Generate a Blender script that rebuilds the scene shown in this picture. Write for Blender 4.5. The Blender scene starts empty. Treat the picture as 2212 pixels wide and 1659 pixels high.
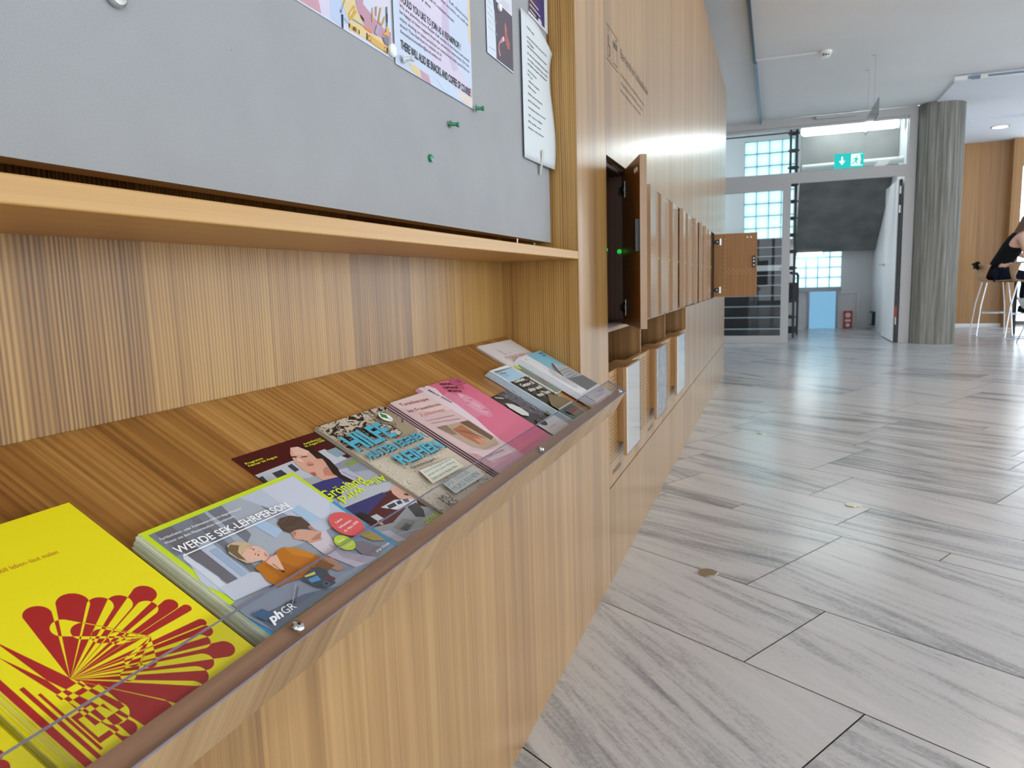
import bpy, math, random
from mathutils import Matrix, Vector

# ---------------------------------------------------------------- camera, world, exposure
scene = bpy.context.scene
COL = scene.collection
random.seed(4)
F_PX, W_PX = 1553.09, 2212.0
CAM = Vector((0.4636, 0.0, 0.93))
cam_d = bpy.data.cameras.new('camera')
cam_d.sensor_fit = 'HORIZONTAL'; cam_d.sensor_width = 36.0
cam_d.lens = F_PX / W_PX * 36.0
cam_d.clip_start = 0.02; cam_d.clip_end = 200
cam_d.dof.use_dof = True; cam_d.dof.focus_distance = 0.85; cam_d.dof.aperture_fstop = 15.0
cam = bpy.data.objects.new('camera', cam_d); COL.objects.link(cam)
def rx(a): return Matrix(((1,0,0),(0,math.cos(a),-math.sin(a)),(0,math.sin(a),math.cos(a))))
def rz(a): return Matrix(((math.cos(a),-math.sin(a),0),(math.sin(a),math.cos(a),0),(0,0,1)))
YAW, PITCH, ROLL = math.radians(-20.11162327), math.radians(7.76695833), math.radians(-1.71546115)
Rcv = rz(ROLL) @ rx(PITCH) @ Matrix(((1,0,0),(0,0,-1),(0,1,0))) @ rz(YAW)
cam.matrix_world = Matrix.Translation(CAM) @ (Rcv.transposed() @ Matrix(((1,0,0),(0,-1,0),(0,0,-1)))).to_4x4()
scene.camera = cam

world = bpy.data.worlds.new('daylight'); scene.world = world; world.use_nodes = True
bg = world.node_tree.nodes['Background']
bg.inputs['Color'].default_value = (0.84, 0.93, 1.0, 1); bg.inputs['Strength'].default_value = 7.5
LAMP_E = 17.0           # ceiling lamps of the hall
TUBE_E = 27.0
vs = scene.view_settings
vs.view_transform = 'Standard'; vs.look = 'None'; vs.exposure = -0.85; vs.gamma = 1.0; vs.use_curve_mapping = False
scene.cycles.max_bounces = 9; scene.cycles.use_adaptive_sampling = True; scene.cycles.adaptive_threshold = .015; scene.cycles.transparent_max_bounces = 16
scene.cycles.caustics_reflective = False; scene.cycles.caustics_refractive = False
scene.cycles.sample_clamp_indirect = 6.0
scene.cycles.use_denoising = True

# ---------------------------------------------------------------- materials
def lin(c):
    if isinstance(c, str):
        c = c.lstrip('#'); c = [int(c[i:i+2], 16)/255 for i in (0, 2, 4)]
    return tuple(x/12.92 if x <= .04045 else ((x+.055)/1.055)**2.4 for x in c)
def new_mat(name):
    m = bpy.data.materials.new(name); m.use_nodes = True
    nt = m.node_tree
    return m, nt, nt.nodes['Principled BSDF']
def plain(name, c, rough=.5, metal=0.0, spec=.5, emit=0, coat=0, noise=0, nscale=20):
    m, nt, b = new_mat(name); l = lin(c)
    b.inputs['Base Color'].default_value = (*l, 1); b.inputs['Roughness'].default_value = rough
    b.inputs['Metallic'].default_value = metal; b.inputs['Specular IOR Level'].default_value = spec
    b.inputs['Coat Weight'].default_value = coat
    if emit:
        b.inputs['Emission Color'].default_value = (*l, 1); b.inputs['Emission Strength'].default_value = emit
    if noise:
        N = nt.nodes; L = nt.links
        tc = N.new('ShaderNodeTexCoord'); n = N.new('ShaderNodeTexNoise'); n.inputs['Scale'].default_value = nscale; n.inputs['Detail'].default_value = 6
        r = N.new('ShaderNodeValToRGB')
        r.color_ramp.elements[0].position = .3; r.color_ramp.elements[1].position = .7
        r.color_ramp.elements[0].color = (*[x*(1-noise) for x in l], 1); r.color_ramp.elements[1].color = (*[min(1, x*(1+noise)) for x in l], 1)
        L.new(tc.outputs['Object'], n.inputs['Vector']); L.new(n.outputs['Fac'], r.inputs['Fac']); L.new(r.outputs['Color'], b.inputs['Base Color'])
    return m

class NG:
    """tiny helper to wire math nodes"""
    def __init__(self, nt): self.nt = nt; self.N = nt.nodes; self.L = nt.links
    def m(self, op, a, b=None, c=None):
        n = self.N.new('ShaderNodeMath'); n.operation = op
        for i, v in enumerate((a, b, c)):
            if v is None: continue
            if isinstance(v, (int, float)): n.inputs[i].default_value = v
            else: self.L.new(v, n.inputs[i])
        return n.outputs[0]
    def comb(self, x, y, z=0.0):
        n = self.N.new('ShaderNodeCombineXYZ')
        for i, v in enumerate((x, y, z)):
            if isinstance(v, (int, float)): n.inputs[i].default_value = v
            else: self.L.new(v, n.inputs[i])
        return n.outputs[0]
    def noise(self, vec, scale, detail=3, rough=.55, dist=0):
        n = self.N.new('ShaderNodeTexNoise'); n.inputs['Scale'].default_value = scale; n.inputs['Detail'].default_value = detail
        n.inputs['Roughness'].default_value = rough; n.inputs['Distortion'].default_value = dist
        self.L.new(vec, n.inputs['Vector']); return n.outputs['Fac']
    def white(self, v):
        n = self.N.new('ShaderNodeTexWhiteNoise'); n.noise_dimensions = '1D'; self.L.new(v, n.inputs['W']); return n.outputs['Value']
    def ramp(self, f, stops):
        n = self.N.new('ShaderNodeValToRGB'); e = n.color_ramp.elements
        while len(e) < len(stops): e.new(.5)
        for i, (p, c) in enumerate(stops):
            e[i].position = p; e[i].color = (*c, 1) if len(c) == 3 else c
        self.L.new(f, n.inputs['Fac']); return n.outputs['Color']
    def obj(self):
        tc = self.N.new('ShaderNodeTexCoord'); s = self.N.new('ShaderNodeSeparateXYZ'); self.L.new(tc.outputs['Object'], s.inputs[0])
        return s.outputs[0], s.outputs[1], s.outputs[2]

def wood(name, axes, light, mid, dark, rough=.3, contrast=1.0, plank=.105, coat=.25, fine=1.0, bump=.12, lines=0.0, period=.0055):
    """axes: 'V' vertical grain, 'Y' grain along the wall, 'D' grain down the desk slope"""
    m, nt, b = new_mat(name); g = NG(nt); x, y, z = g.obj()
    if axes == 'V': ac, al = g.m('ADD', g.m('MULTIPLY', x, 1.03), y), z
    elif axes == 'Y': ac, al = g.m('ADD', g.m('MULTIPLY', x, .9), z), y
    else: ac, al = y, g.m('MULTIPLY', x, 1.15)
    wob = g.noise(g.comb(g.m('MULTIPLY', ac, 5.0), g.m('MULTIPLY', al, 1.3), 3.1), 1.0, 2)
    pk = g.m('FLOOR', g.m('DIVIDE', ac, plank)); tone = g.white(pk)
    ac2 = g.m('ADD', g.m('ADD', ac, g.m('MULTIPLY', wob, .014)), g.m('MULTIPLY', tone, 3.7))
    A = g.noise(g.comb(g.m('MULTIPLY', ac2, 330*fine), g.m('MULTIPLY', al, 2.2), 0), 1.0, 3, .6)
    B = g.noise(g.comb(g.m('MULTIPLY', ac2, 95*fine), g.m('MULTIPLY', al, .9), 1.7), 1.0, 2, .5)
    Cn = g.noise(g.comb(g.m('MULTIPLY', ac2, 14), g.m('MULTIPLY', al, .35), 5.0), 1.0, 2, .5)
    f = g.m('ADD', g.m('MULTIPLY', A, .34), g.m('ADD', g.m('MULTIPLY', B, .42), g.m('MULTIPLY', Cn, .24)))
    f = g.m('ADD', g.m('MULTIPLY', g.m('SUBTRACT', f, .5), contrast), .5)
    f = g.m('ADD', f, g.m('MULTIPLY', g.m('SUBTRACT', tone, .5), .18))
    if lines:
        ph = g.m('ADD', g.m('MULTIPLY', ac2, 6.2832/period), g.m('MULTIPLY', Cn, 26.0))
        amp = g.noise(g.comb(g.m('MULTIPLY', ac2, 40), g.m('MULTIPLY', al, .5), 9.0), 1.0, 2, .5)
        f = g.m('ADD', f, g.m('MULTIPLY', g.m('MULTIPLY', g.m('SINE', ph), amp), lines))
    col = g.ramp(f, [(.28, lin(dark)), (.48, lin(mid)), (.70, lin(light))])
    nt.links.new(col, b.inputs['Base Color'])
    b.inputs['Roughness'].default_value = rough
    b.inputs['Coat Weight'].default_value = coat; b.inputs['Coat Roughness'].default_value = rough*.85; b.inputs['Coat IOR'].default_value = 1.65 if coat > .7 else 1.5
    b.inputs['Specular IOR Level'].default_value = .5
    bp = nt.nodes.new('ShaderNodeBump'); bp.inputs['Strength'].default_value = bump; bp.inputs['Distance'].default_value = .0006
    nt.links.new(A, bp.inputs['Height']); nt.links.new(bp.outputs[0], b.inputs['Normal'])
    return m

M = {}
WL, WM, WD = '#c2975d', '#ab7f45', '#8c6230'
M['wood'] = wood('wood_front', 'V', WL, WM, '#8a6130', .29, 1.2, .105, .85, .8, .12, .03, .013)
M['wood_side'] = wood('wood_stripes', 'V', '#bf9655', '#a3773a', '#6f4920', .36, 1.15, .21, .12, .8, .25, .24)
M['wood_edge'] = wood('wood_edge', 'Y', '#c99c5a', '#b98847', '#996a34', .36, .8, .4, .15)
M['wood_desk'] = wood('wood_desk', 'D', '#c29353', '#a4733a', '#784e25', .33, 1.25, .33, .2, .6, .15, .10, .011)
M['wood_fascia'] = wood('wood_fascia', 'D', '#c5a274', '#ab875a', '#85613a', .3, 1.3, .105, .2)
M['wood_lip'] = wood('wood_lip', 'Y', '#bd9370', '#a07555', '#7c533a', .4, 1.2, .4, .1)
M['wood_door'] = wood('wood_door', 'V', '#b98f5d', '#a37a48', '#8a6236', .25, .7, .16, .4)
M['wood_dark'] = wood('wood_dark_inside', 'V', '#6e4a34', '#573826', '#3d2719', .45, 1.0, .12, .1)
M['wood_doorin'] = wood('wood_door_inside', 'V', '#b28142', '#9b6b31', '#7c5222', .4, .9, .12, .1)
M['wood_in'] = wood('wood_inside', 'V', '#b48b58', '#9a6f41', '#78522c', .4, 1.0, .12, .1)
M['wood_far'] = wood('wood_far', 'V', '#c29560', '#ab7d4a', '#8c6134', .4, .8, .3, .1)

def glass(name, tint, gloss, rough=.02):
    m = bpy.data.materials.new(name); m.use_nodes = True; nt = m.node_tree; nt.nodes.clear()
    o = nt.nodes.new('ShaderNodeOutputMaterial'); t = nt.nodes.new('ShaderNodeBsdfTransparent'); t.inputs[0].default_value = (*tint, 1)
    gl = nt.nodes.new('ShaderNodeBsdfGlossy'); gl.inputs['Roughness'].default_value = rough
    fr = nt.nodes.new('ShaderNodeFresnel'); fr.inputs['IOR'].default_value = gloss
    ge = nt.nodes.new('ShaderNodeNewGeometry'); sb = nt.nodes.new('ShaderNodeMath'); sb.operation = 'SUBTRACT'; sb.inputs[0].default_value = 1.0; nt.links.new(ge.outputs['Backfacing'], sb.inputs[1])
    ml = nt.nodes.new('ShaderNodeMath'); ml.operation = 'MULTIPLY'; nt.links.new(fr.outputs[0], ml.inputs[0]); nt.links.new(sb.outputs[0], ml.inputs[1])
    mx = nt.nodes.new('ShaderNodeMixShader'); nt.links.new(ml.outputs[0], mx.inputs[0]); nt.links.new(t.outputs[0], mx.inputs[1]); nt.links.new(gl.outputs[0], mx.inputs[2]); nt.links.new(mx.outputs[0], o.inputs[0])
    return m
M['acrylic'] = glass('acrylic', (.93, .935, .95), 1.45, .03)
M['acrylic_front'] = glass('acrylic_front', (.95, .95, .95), 1.6, .05)
M['paper'] = plain('display_paper', '#e6e4e1', .5)
M['paper_blue'] = plain('display_print', '#b9bec2', .5, noise=.35, nscale=30)
M['sign_plate'] = plain('sign_plate', '#6f7a80', .15, 0, .6)
M['acrylic_edge'] = plain('acrylic_edge', '#86829a', .25, 0, .6)
M['glass'] = glass('window_glass', (.93, .97, .97), 1.45, .01)
M['steel'] = plain('steel', '#c8c8c8', .22, 1.0)
M['chrome'] = plain('chrome', '#d9dbdf', .15, 1.0)
M['black'] = plain('black_plastic', '#17181a', .4)
M['black_steel'] = plain('black_steel', '#1b1d22', .45)
M['dark_hole'] = plain('dark_hole', '#4a2e14', .9, 0, .1)
M['hole_shade'] = plain('hole_tan', '#8d683f', .8, 0, .2)
M['hole_rim_glint'] = plain('hole_rim_glint', '#d0ad7c', .5)  # pale ring paints the edge highlight of each hole
M['concrete_mid'] = plain('concrete_mid', '#7c7c79', .8, 0, .3, noise=.2, nscale=2.0)
M['white_paint'] = plain('white_paint', '#e6e7e8', .55)
M['white'] = plain('white_gloss', '#eeeeec', .3)
M['frame'] = plain('frame_grey', '#c2bfbd', .4)
M['ceiling'] = plain('ceiling_paint', '#e2e2e1', .8, 0, .3, noise=.03, nscale=1.2)
M['ceiling_cool'] = plain('ceiling_cool', '#dde0e6', .8, 0, .3)
M['concrete_dark'] = plain('concrete_dark', '#7d7e7c', .8, 0, .3, noise=.3, nscale=2.2)
M['stairs_dark'] = plain('stairs_dark', '#1c1d25', .6)
M['nosing'] = plain('nosing', '#aab2bf', .4)
M['led_green'] = plain('led_green', '#1fc043', .4, emit=1.6)
M['green_pin'] = plain('green_pin', '#0f7f52', .25, 0, .6, coat=.5)
M['clear_pin'] = plain('clear_pin', '#d5d9dc', .1, 0, .8, coat=.8)
M['lamp'] = plain('lamp_diffuser', '#fff8ee', .5, emit=LAMP_E)
M['tube'] = plain('tube_lamp', '#f4fbff', .5, emit=TUBE_E)
M['spot'] = plain('downlight_lamp', '#ffe9c8', .5, emit=8)
M['sign_green'] = plain('exit_green', '#06c4bd', .4, emit=.9)
M['sign_white'] = plain('exit_white', '#eafff8', .4, emit=1.2)
M['red'] = plain('red_box', '#c8401f', .4)
M['skin'] = plain('skin', '#d9ab94', .55)
M['hair'] = plain('hair_brown', '#5d3f2b', .5, noise=.3, nscale=60)
M['black_cloth'] = plain('black_cloth', '#0e0e11', .9, 0, .2)
M['navy_cloth'] = plain('navy_cloth', '#151b2b', .9, 0, .2)
M['stool_wood'] = plain('stool_wood', '#b98f66', .4, noise=.1, nscale=30)
M['blue_steel'] = plain('blue_steel', '#4d5a6b', .4, .3)
M['grey_track'] = plain('track_grey', '#7b8da3', .4, .2)
M['disc'] = plain('floor_disc', '#c7b8a2', .2, 1.0)
M['tape'] = plain('tape', '#b3b0a8', .3)

def mat_board():
    m, nt, b = new_mat('grey_board'); g = NG(nt); x, y, z = g.obj()
    v = g.comb(y, z, 0)
    n1 = g.noise(v, 9, 4); n2 = g.noise(v, 900, 2); n3 = g.noise(g.comb(g.m('MULTIPLY', y, 1.0), g.m('MULTIPLY', z, 1.0), 4), 260, 1)
    f = g.m('ADD', g.m('MULTIPLY', n1, .3), g.m('MULTIPLY', n2, .7))
    c = g.ramp(f, [(.3, lin('#96979a')), (.7, lin('#a6a7a9'))])
    sp = g.ramp(n3, [(.17, (.25, .25, .25)), (.22, (1, 1, 1))])
    mx = nt.nodes.new('ShaderNodeMix'); mx.data_type = 'RGBA'; mx.blend_type = 'MULTIPLY'; mx.inputs[0].default_value = .8
    nt.links.new(c, mx.inputs[6]); nt.links.new(sp, mx.inputs[7]); nt.links.new(mx.outputs[2], b.inputs['Base Color'])
    b.inputs['Roughness'].default_value = .75; b.inputs['Specular IOR Level'].default_value = .3
    return m
M['board'] = mat_board()

def mat_column():
    m, nt, b = new_mat('board_marked_concrete'); g = NG(nt); x, y, z = g.obj()
    ang = g.m('ARCTAN2', y, x)
    w = g.white(g.m('FLOOR', g.m('MULTIPLY', ang, 3.6)))
    n = g.noise(g.comb(g.m('MULTIPLY', ang, 5), g.m('MULTIPLY', z, .45), 0), 1.6, 7, .68)
    f = g.m('ADD', g.m('MULTIPLY', n, .82), g.m('MULTIPLY', w, .18))
    nt.links.new(g.ramp(f, [(.34, lin('#57554e')), (.5, lin('#827f77')), (.68, lin('#aeaba3'))]), b.inputs['Base Color'])
    b.inputs['Roughness'].default_value = .7; b.inputs['Specular IOR Level'].default_value = .3
    return m
M['column'] = mat_column()

def mat_floor():
    m, nt, b = new_mat('marble_floor'); g = NG(nt); x, y, z = g.obj()
    at = nt.nodes.new('ShaderNodeVertexColor'); at.layer_name = 'Col'
    s = nt.nodes.new('ShaderNodeSeparateColor'); nt.links.new(at.outputs['Color'], s.inputs[0])
    r, k, tilt = s.outputs[0], s.outputs[1], s.outputs[2]
    u = g.m('SUBTRACT', g.m('MULTIPLY', x, .8616), g.m('MULTIPLY', y, .5075))
    v = g.m('ADD', g.m('MULTIPLY', x, .5075), g.m('MULTIPLY', y, .8616))
    v2 = g.m('ADD', v, g.m('MULTIPLY', u, g.m('MULTIPLY', g.m('SUBTRACT', tilt, .35), .5)))
    uu = g.m('ADD', g.m('MULTIPLY', u, .8), g.m('MULTIPLY', r, 37.0)); vv = g.m('ADD', g.m('MULTIPLY', v2, 7.5), g.m('MULTIPLY', k, 61.0))
    vec = g.comb(uu, vv, 0)
    n1 = g.noise(vec, 1.0, 7, .62, .6)
    n2 = g.noise(g.comb(g.m('MULTIPLY', uu, 4.0), g.m('MULTIPLY', vv, 4.5), 7), 1.0, 7, .75, .3)
    n3 = g.noise(g.comb(x, y, 0), 85, 5, .75)
    f = g.m('ADD', g.m('MULTIPLY', n1, .52), g.m('ADD', g.m('MULTIPLY', n2, .32), g.m('MULTIPLY', n3, .16)))
    f = g.m('SUBTRACT', f, g.m('MULTIPLY', g.m('SUBTRACT', k, .5), .10))
    col = g.ramp(f, [(.34, lin('#74777d')), (.425, lin('#a2a4a9')), (.49, lin('#c3c4c7')), (.58, lin('#cccccf')), (.75, lin('#d6d5d5'))])
    nt.links.new(col, b.inputs['Base Color'])
    rg = g.m('ADD', g.m('MULTIPLY', n2, .12), .16)
    nt.links.new(rg, b.inputs['Roughness'])
    b.inputs['Specular IOR Level'].default_value = .55
    bp = nt.nodes.new('ShaderNodeBump'); bp.inputs['Strength'].default_value = .05; bp.inputs['Distance'].default_value = .002
    nt.links.new(g.noise(g.comb(x, y, 0), 14, 3), bp.inputs['Height']); nt.links.new(bp.outputs[0], b.inputs['Normal'])
    return m
M['floor'] = mat_floor()
M['grout'] = plain('grout', '#4a4845', .9, 0, .1)

def mat_print(name, rough=.38):
    m, nt, b = new_mat(name)
    at = nt.nodes.new('ShaderNodeVertexColor'); at.layer_name = 'Col'
    nt.links.new(at.outputs['Color'], b.inputs['Base Color'])
    b.inputs['Roughness'].default_value = rough; b.inputs['Specular IOR Level'].default_value = .35
    return m
M['print'] = mat_print('printed_paper')
M['print_matt'] = mat_print('printed_paper_matt', .6)

def mat_contour():
    m, nt, b = new_mat('contour_print'); g = NG(nt); x, y, z = g.obj()
    n = g.noise(g.comb(x, y, 0), 26, 3, .6, .8)
    wv = g.m('ABSOLUTE', g.m('SINE', g.m('MULTIPLY', n, 150.0)))
    big = g.noise(g.comb(g.m('MULTIPLY', x, .6), y, 2), 60, 5, .7, 1.5)
    top = g.m('GREATER_THAN', y, .155)
    thr = g.m('ADD', g.m('MULTIPLY', top, .11), .36)
    scr = g.m('LESS_THAN', big, thr)
    c1 = g.ramp(wv, [(.10, lin('#6a5844')), (.36, lin('#d6cab6'))])
    mx = nt.nodes.new('ShaderNodeMix'); mx.data_type = 'RGBA'; nt.links.new(scr, mx.inputs[0]); nt.links.new(c1, mx.inputs[6]); mx.inputs[7].default_value = (*lin('#26211d'), 1)
    nt.links.new(mx.outputs[2], b.inputs['Base Color']); b.inputs['Roughness'].default_value = .45
    return m
M['contour'] = mat_contour()

def mat_petals():
    """yellow card with red petals that cancel out where they overlap"""
    m, nt, b = new_mat('yellow_petal_print'); g = NG(nt); x, y, z = g.obj()
    mm = .001
    petals = []
    c = (34, 58)
    tips = [(53,116,9),(77,112,11),(90,100,9),(102,94,9),(123,92,9),(114,79,8),(130,72,6),(137,62,4),(135,44,4),(131,36,6),(121,30,7),(129,14,8),(108,15,8),(95,9,9),(82,0,11),(54,4,12)]
    for (tx, ty, r) in tips: petals.append((c[0], c[1], tx, ty, r))
    petals += [(20, 112, 36, 20, 9), (14, 100, 34, 6, 6)]
    petals += [(97, 56, tx, ty, r) for tx, ty, r in ((58,97,8),(66,87,8),(72,76,7),(79,68,6),(86,64,4),(72,46,5),(62,38,5),(80,38,5))]; lobes = []
    total = None
    for (cx, cy, tx, ty, r) in petals:
        L = math.hypot(tx-cx, ty-cy); dx, dy = (tx-cx)/L, (ty-cy)/L
        px = g.m('SUBTRACT', x, cx*mm); py = g.m('SUBTRACT', y, cy*mm)
        a = g.m('ADD', g.m('MULTIPLY', px, dx), g.m('MULTIPLY', py, dy))
        p = g.m('ABSOLUTE', g.m('SUBTRACT', g.m('MULTIPLY', py, dx), g.m('MULTIPLY', px, dy)))
        k = r/L
        cone = g.m('MULTIPLY', g.m('LESS_THAN', p, g.m('MULTIPLY', a, k)), g.m('LESS_THAN', a, L*mm))
        q = g.m('SUBTRACT', a, L*mm)
        cap = g.m('MULTIPLY', g.m('LESS_THAN', g.m('ADD', g.m('MULTIPLY', q, q), g.m('MULTIPLY', p, p)), (r*mm)**2), g.m('GREATER_THAN', q, 0.0))
        s = g.m('MAXIMUM', cone, cap)
        total = s if total is None else g.m('ADD', total, s)
    for (ax_, ay_, bx_, by_, r) in lobes:      # long lobes with two round ends
        L = math.hypot(bx_-ax_, by_-ay_); dx, dy = (bx_-ax_)/L, (by_-ay_)/L
        px = g.m('SUBTRACT', x, ax_*mm); py = g.m('SUBTRACT', y, ay_*mm)
        a = g.m('ADD', g.m('MULTIPLY', px, dx), g.m('MULTIPLY', py, dy)); p = g.m('SUBTRACT', g.m('MULTIPLY', py, dx), g.m('MULTIPLY', px, dy))
        q = g.m('SUBTRACT', a, g.m('MINIMUM', g.m('MAXIMUM', a, 0.0), L*mm))
        s = g.m('LESS_THAN', g.m('ADD', g.m('MULTIPLY', q, q), g.m('MULTIPLY', p, p)), (r*mm)**2)
        total = g.m('ADD', total, s)
    for (x0, x1, y0, y1) in ((0, 5, -5, 84), (8, 11, -5, 70), (13, 15, 4, 60), (16, 30, 8, 34), (18, 36, 12, 30), (20, 38, 48, 53), (26, 32, -5, 12), (22, 44, 20, 44)):
        s = g.m('MULTIPLY', g.m('MULTIPLY', g.m('GREATER_THAN', x, x0*mm), g.m('LESS_THAN', x, x1*mm)), g.m('MULTIPLY', g.m('GREATER_THAN', y, y0*mm), g.m('LESS_THAN', y, y1*mm)))
        total = g.m('ADD', total, s)
    par = g.m('MODULO', g.m('ADD', total, .001), 2.0); par = g.m('GREATER_THAN', par, .5)
    mx = nt.nodes.new('ShaderNodeMix'); mx.data_type = 'RGBA'; nt.links.new(par, mx.inputs[0])
    mx.inputs[6].default_value = (*lin('#ecdd12'), 1); mx.inputs[7].default_value = (*lin('#a8201f'), 1)
    nt.links.new(mx.outputs[2], b.inputs['Base Color']); b.inputs['Roughness'].default_value = .5
    return m
M['petals'] = mat_petals()

def mat_glass_block():
    m = bpy.data.materials.new('glass_block'); m.use_nodes = True; nt = m.node_tree; nt.nodes.clear()
    o = nt.nodes.new('ShaderNodeOutputMaterial'); t = nt.nodes.new('ShaderNodeBsdfTransparent'); t.inputs[0].default_value = (.44, .56, .57, 1)
    tr = nt.nodes.new('ShaderNodeBsdfTranslucent'); tr.inputs[0].default_value = (.86, .98, 1, 1)
    gl = nt.nodes.new('ShaderNodeBsdfGlossy'); gl.inputs['Roughness'].default_value = .15
    a = nt.nodes.new('ShaderNodeMixShader'); a.inputs[0].default_value = .45; b = nt.nodes.new('ShaderNodeMixShader'); b.inputs[0].default_value = .06
    nt.links.new(t.outputs[0], a.inputs[1]); nt.links.new(tr.outputs[0], a.inputs[2]); nt.links.new(a.outputs[0], b.inputs[1]); nt.links.new(gl.outputs[0], b.inputs[2]); nt.links.new(b.outputs[0], o.inputs[0])
    return m
M['block'] = mat_glass_block()
M['frosted'] = glass('frosted_panel', (.24, .34, .40), 1.3, .3)

# ---------------------------------------------------------------- mesh builder
class MB:
    def __init__(self): self.v = []; self.f = []
    def face(self, pts, mat=0, col=(1, 1, 1), smooth=False):
        i = len(self.v); self.v += [tuple(p) for p in pts]; self.f.append((tuple(range(i, i+len(pts))), mat, col, smooth))
    def mesh(self, verts, faces, mat=0, col=(1, 1, 1), smooth=False):
        i = len(self.v); self.v += [tuple(p) for p in verts]
        for q in faces: self.f.append((tuple(i+k for k in q), mat, col, smooth))
    def box(self, x0, x1, y0, y1, z0, z1, mat=0, col=(1, 1, 1), top=None):
        vs_ = [(x0,y0,z0),(x1,y0,z0),(x1,y1,z0),(x0,y1,z0),(x0,y0,z1),(x1,y0,z1),(x1,y1,z1),(x0,y1,z1)]
        self.mesh(vs_, [(0,3,2,1),(4,5,6,7),(0,1,5,4),(1,2,6,5),(2,3,7,6),(3,0,4,7)], mat, col)
        if top: i = len(self.f)-5; self.f[i] = (self.f[i][0], top[0], top[1], False)
        return self
    def hexa(self, b4, t4, mat=0, col=(1, 1, 1)):
        self.mesh(list(b4)+list(t4), [(0,3,2,1),(4,5,6,7),(0,1,5,4),(1,2,6,5),(2,3,7,6),(3,0,4,7)], mat, col); return self
    def cyl(self, p0, p1, r0, r1=None, n=16, mat=0, col=(1, 1, 1), caps=True):
        r1 = r0 if r1 is None else r1
        p0, p1 = Vector(p0), Vector(p1); d = (p1-p0).normalized()
        a = d.orthogonal().normalized(); b = d.cross(a)
        ring = [[p + (a*math.cos(2*math.pi*i/n) + b*math.sin(2*math.pi*i/n))*r for i in range(n)] for p, r in ((p0, r0), (p1, r1))]
        self.mesh(ring[0]+ring[1], [(i, (i+1) % n, n+(i+1) % n, n+i) for i in range(n)], mat, col, True)
        if caps: self.face(ring[0][::-1], mat, col); self.face(ring[1], mat, col)
        return self
    def tube(self, pts, r, n=8, mat=0, col=(1, 1, 1)):
        pts = [Vector(p) for p in pts]; rings = []; prev = None
        for i, p in enumerate(pts):
            d = (pts[min(i+1, len(pts)-1)]-pts[max(i-1, 0)]).normalized()
            a = d.orthogonal().normalized() if prev is None else (prev-d*prev.dot(d)).normalized()
            prev = a; b = d.cross(a)
            rings.append([p+(a*math.cos(2*math.pi*k/n)+b*math.sin(2*math.pi*k/n))*r for k in range(n)])
        fs = []
        for i in range(len(pts)-1):
            for k in range(n): fs.append((i*n+k, i*n+(k+1) % n, (i+1)*n+(k+1) % n, (i+1)*n+k))
        self.mesh([q for rr in rings for q in rr], fs, mat, col, True)
        self.face(rings[0][::-1], mat, col); self.face(rings[-1], mat, col); return self
    def disc(self, c, nrm, r, n=10, mat=0, col=(1, 1, 1), sx=1.0):
        c, d = Vector(c), Vector(nrm).normalized()
        a = Vector((0, 0, 1)).cross(d); a = a.normalized() if a.length > .01 else Vector((1, 0, 0)); b = d.cross(a)
        self.face([c+(a*math.cos(2*math.pi*i/n)*sx+b*math.sin(2*math.pi*i/n))*r for i in range(n)], mat, col); return self
    def lathe(self, c, axis, prof, n=20, mat=0, col=(1, 1, 1)):
        c, d = Vector(c), Vector(axis).normalized(); a = d.orthogonal().normalized(); b = d.cross(a)
        for (h0, r0), (h1, r1) in zip(prof[:-1], prof[1:]):
            self.cyl(c+d*h0, c+d*h1, max(r0, 1e-5), max(r1, 1e-5), n, mat, col, False)
        self.face([c+d*prof[-1][0]+(a*math.cos(2*math.pi*i/n)+b*math.sin(2*math.pi*i/n))*max(prof[-1][1], 1e-5) for i in range(n)], mat, col)
        return self
    def build(self, name, mats, parent=None, matrix=None, bevel=0):
        me = bpy.data.meshes.new(name); me.from_pydata(self.v, [], [q[0] for q in self.f])
        for m in (mats if isinstance(mats, (list, tuple)) else [mats]): me.materials.append(M[m] if isinstance(m, str) else m)
        me.polygons.foreach_set('material_index', [q[1] for q in self.f])
        me.polygons.foreach_set('use_smooth', [q[3] for q in self.f])
        ca = me.color_attributes.new('Col', 'FLOAT_COLOR', 'CORNER'); cols = []
        for q in self.f:
            cols += [q[2][0], q[2][1], q[2][2], 1.0]*len(q[0])
        ca.data.foreach_set('color', cols)
        me.update()
        o = bpy.data.objects.new(name, me); COL.objects.link(o)
        if parent: o.parent = parent
        if matrix is not None: o.matrix_world = matrix
        if bevel:
            bv = o.modifiers.new('edges', 'BEVEL'); bv.width = bevel; bv.segments = 2; bv.limit_method = 'ANGLE'
            wl = o.modifiers.new('weld', 'WELD'); wl.merge_threshold = 1e-5
            o.modifiers.move(1, 0)
        return o

def tag(o, label=None, cat=None, group=None, kind=None):
    if label: o['label'] = label
    if cat: o['category'] = cat
    if group: o['group'] = group
    if kind: o['kind'] = kind
    return o
def empty(name, loc, label, cat, group=None, rot=0):
    o = bpy.data.objects.new(name, None); COL.objects.link(o); o.location = loc; o.rotation_euler = (0, 0, rot); o.empty_display_size = .05
    return tag(o, label, cat, group)
def struct(o): o['kind'] = 'structure'; return o
def copy_tree(o, parent=None):
    c = o.copy(); COL.objects.link(c)
    if parent: c.parent = parent
    for ch in list(o.children):
        if not ch.get('_skip'): copy_tree(ch, c)
    return c

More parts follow.
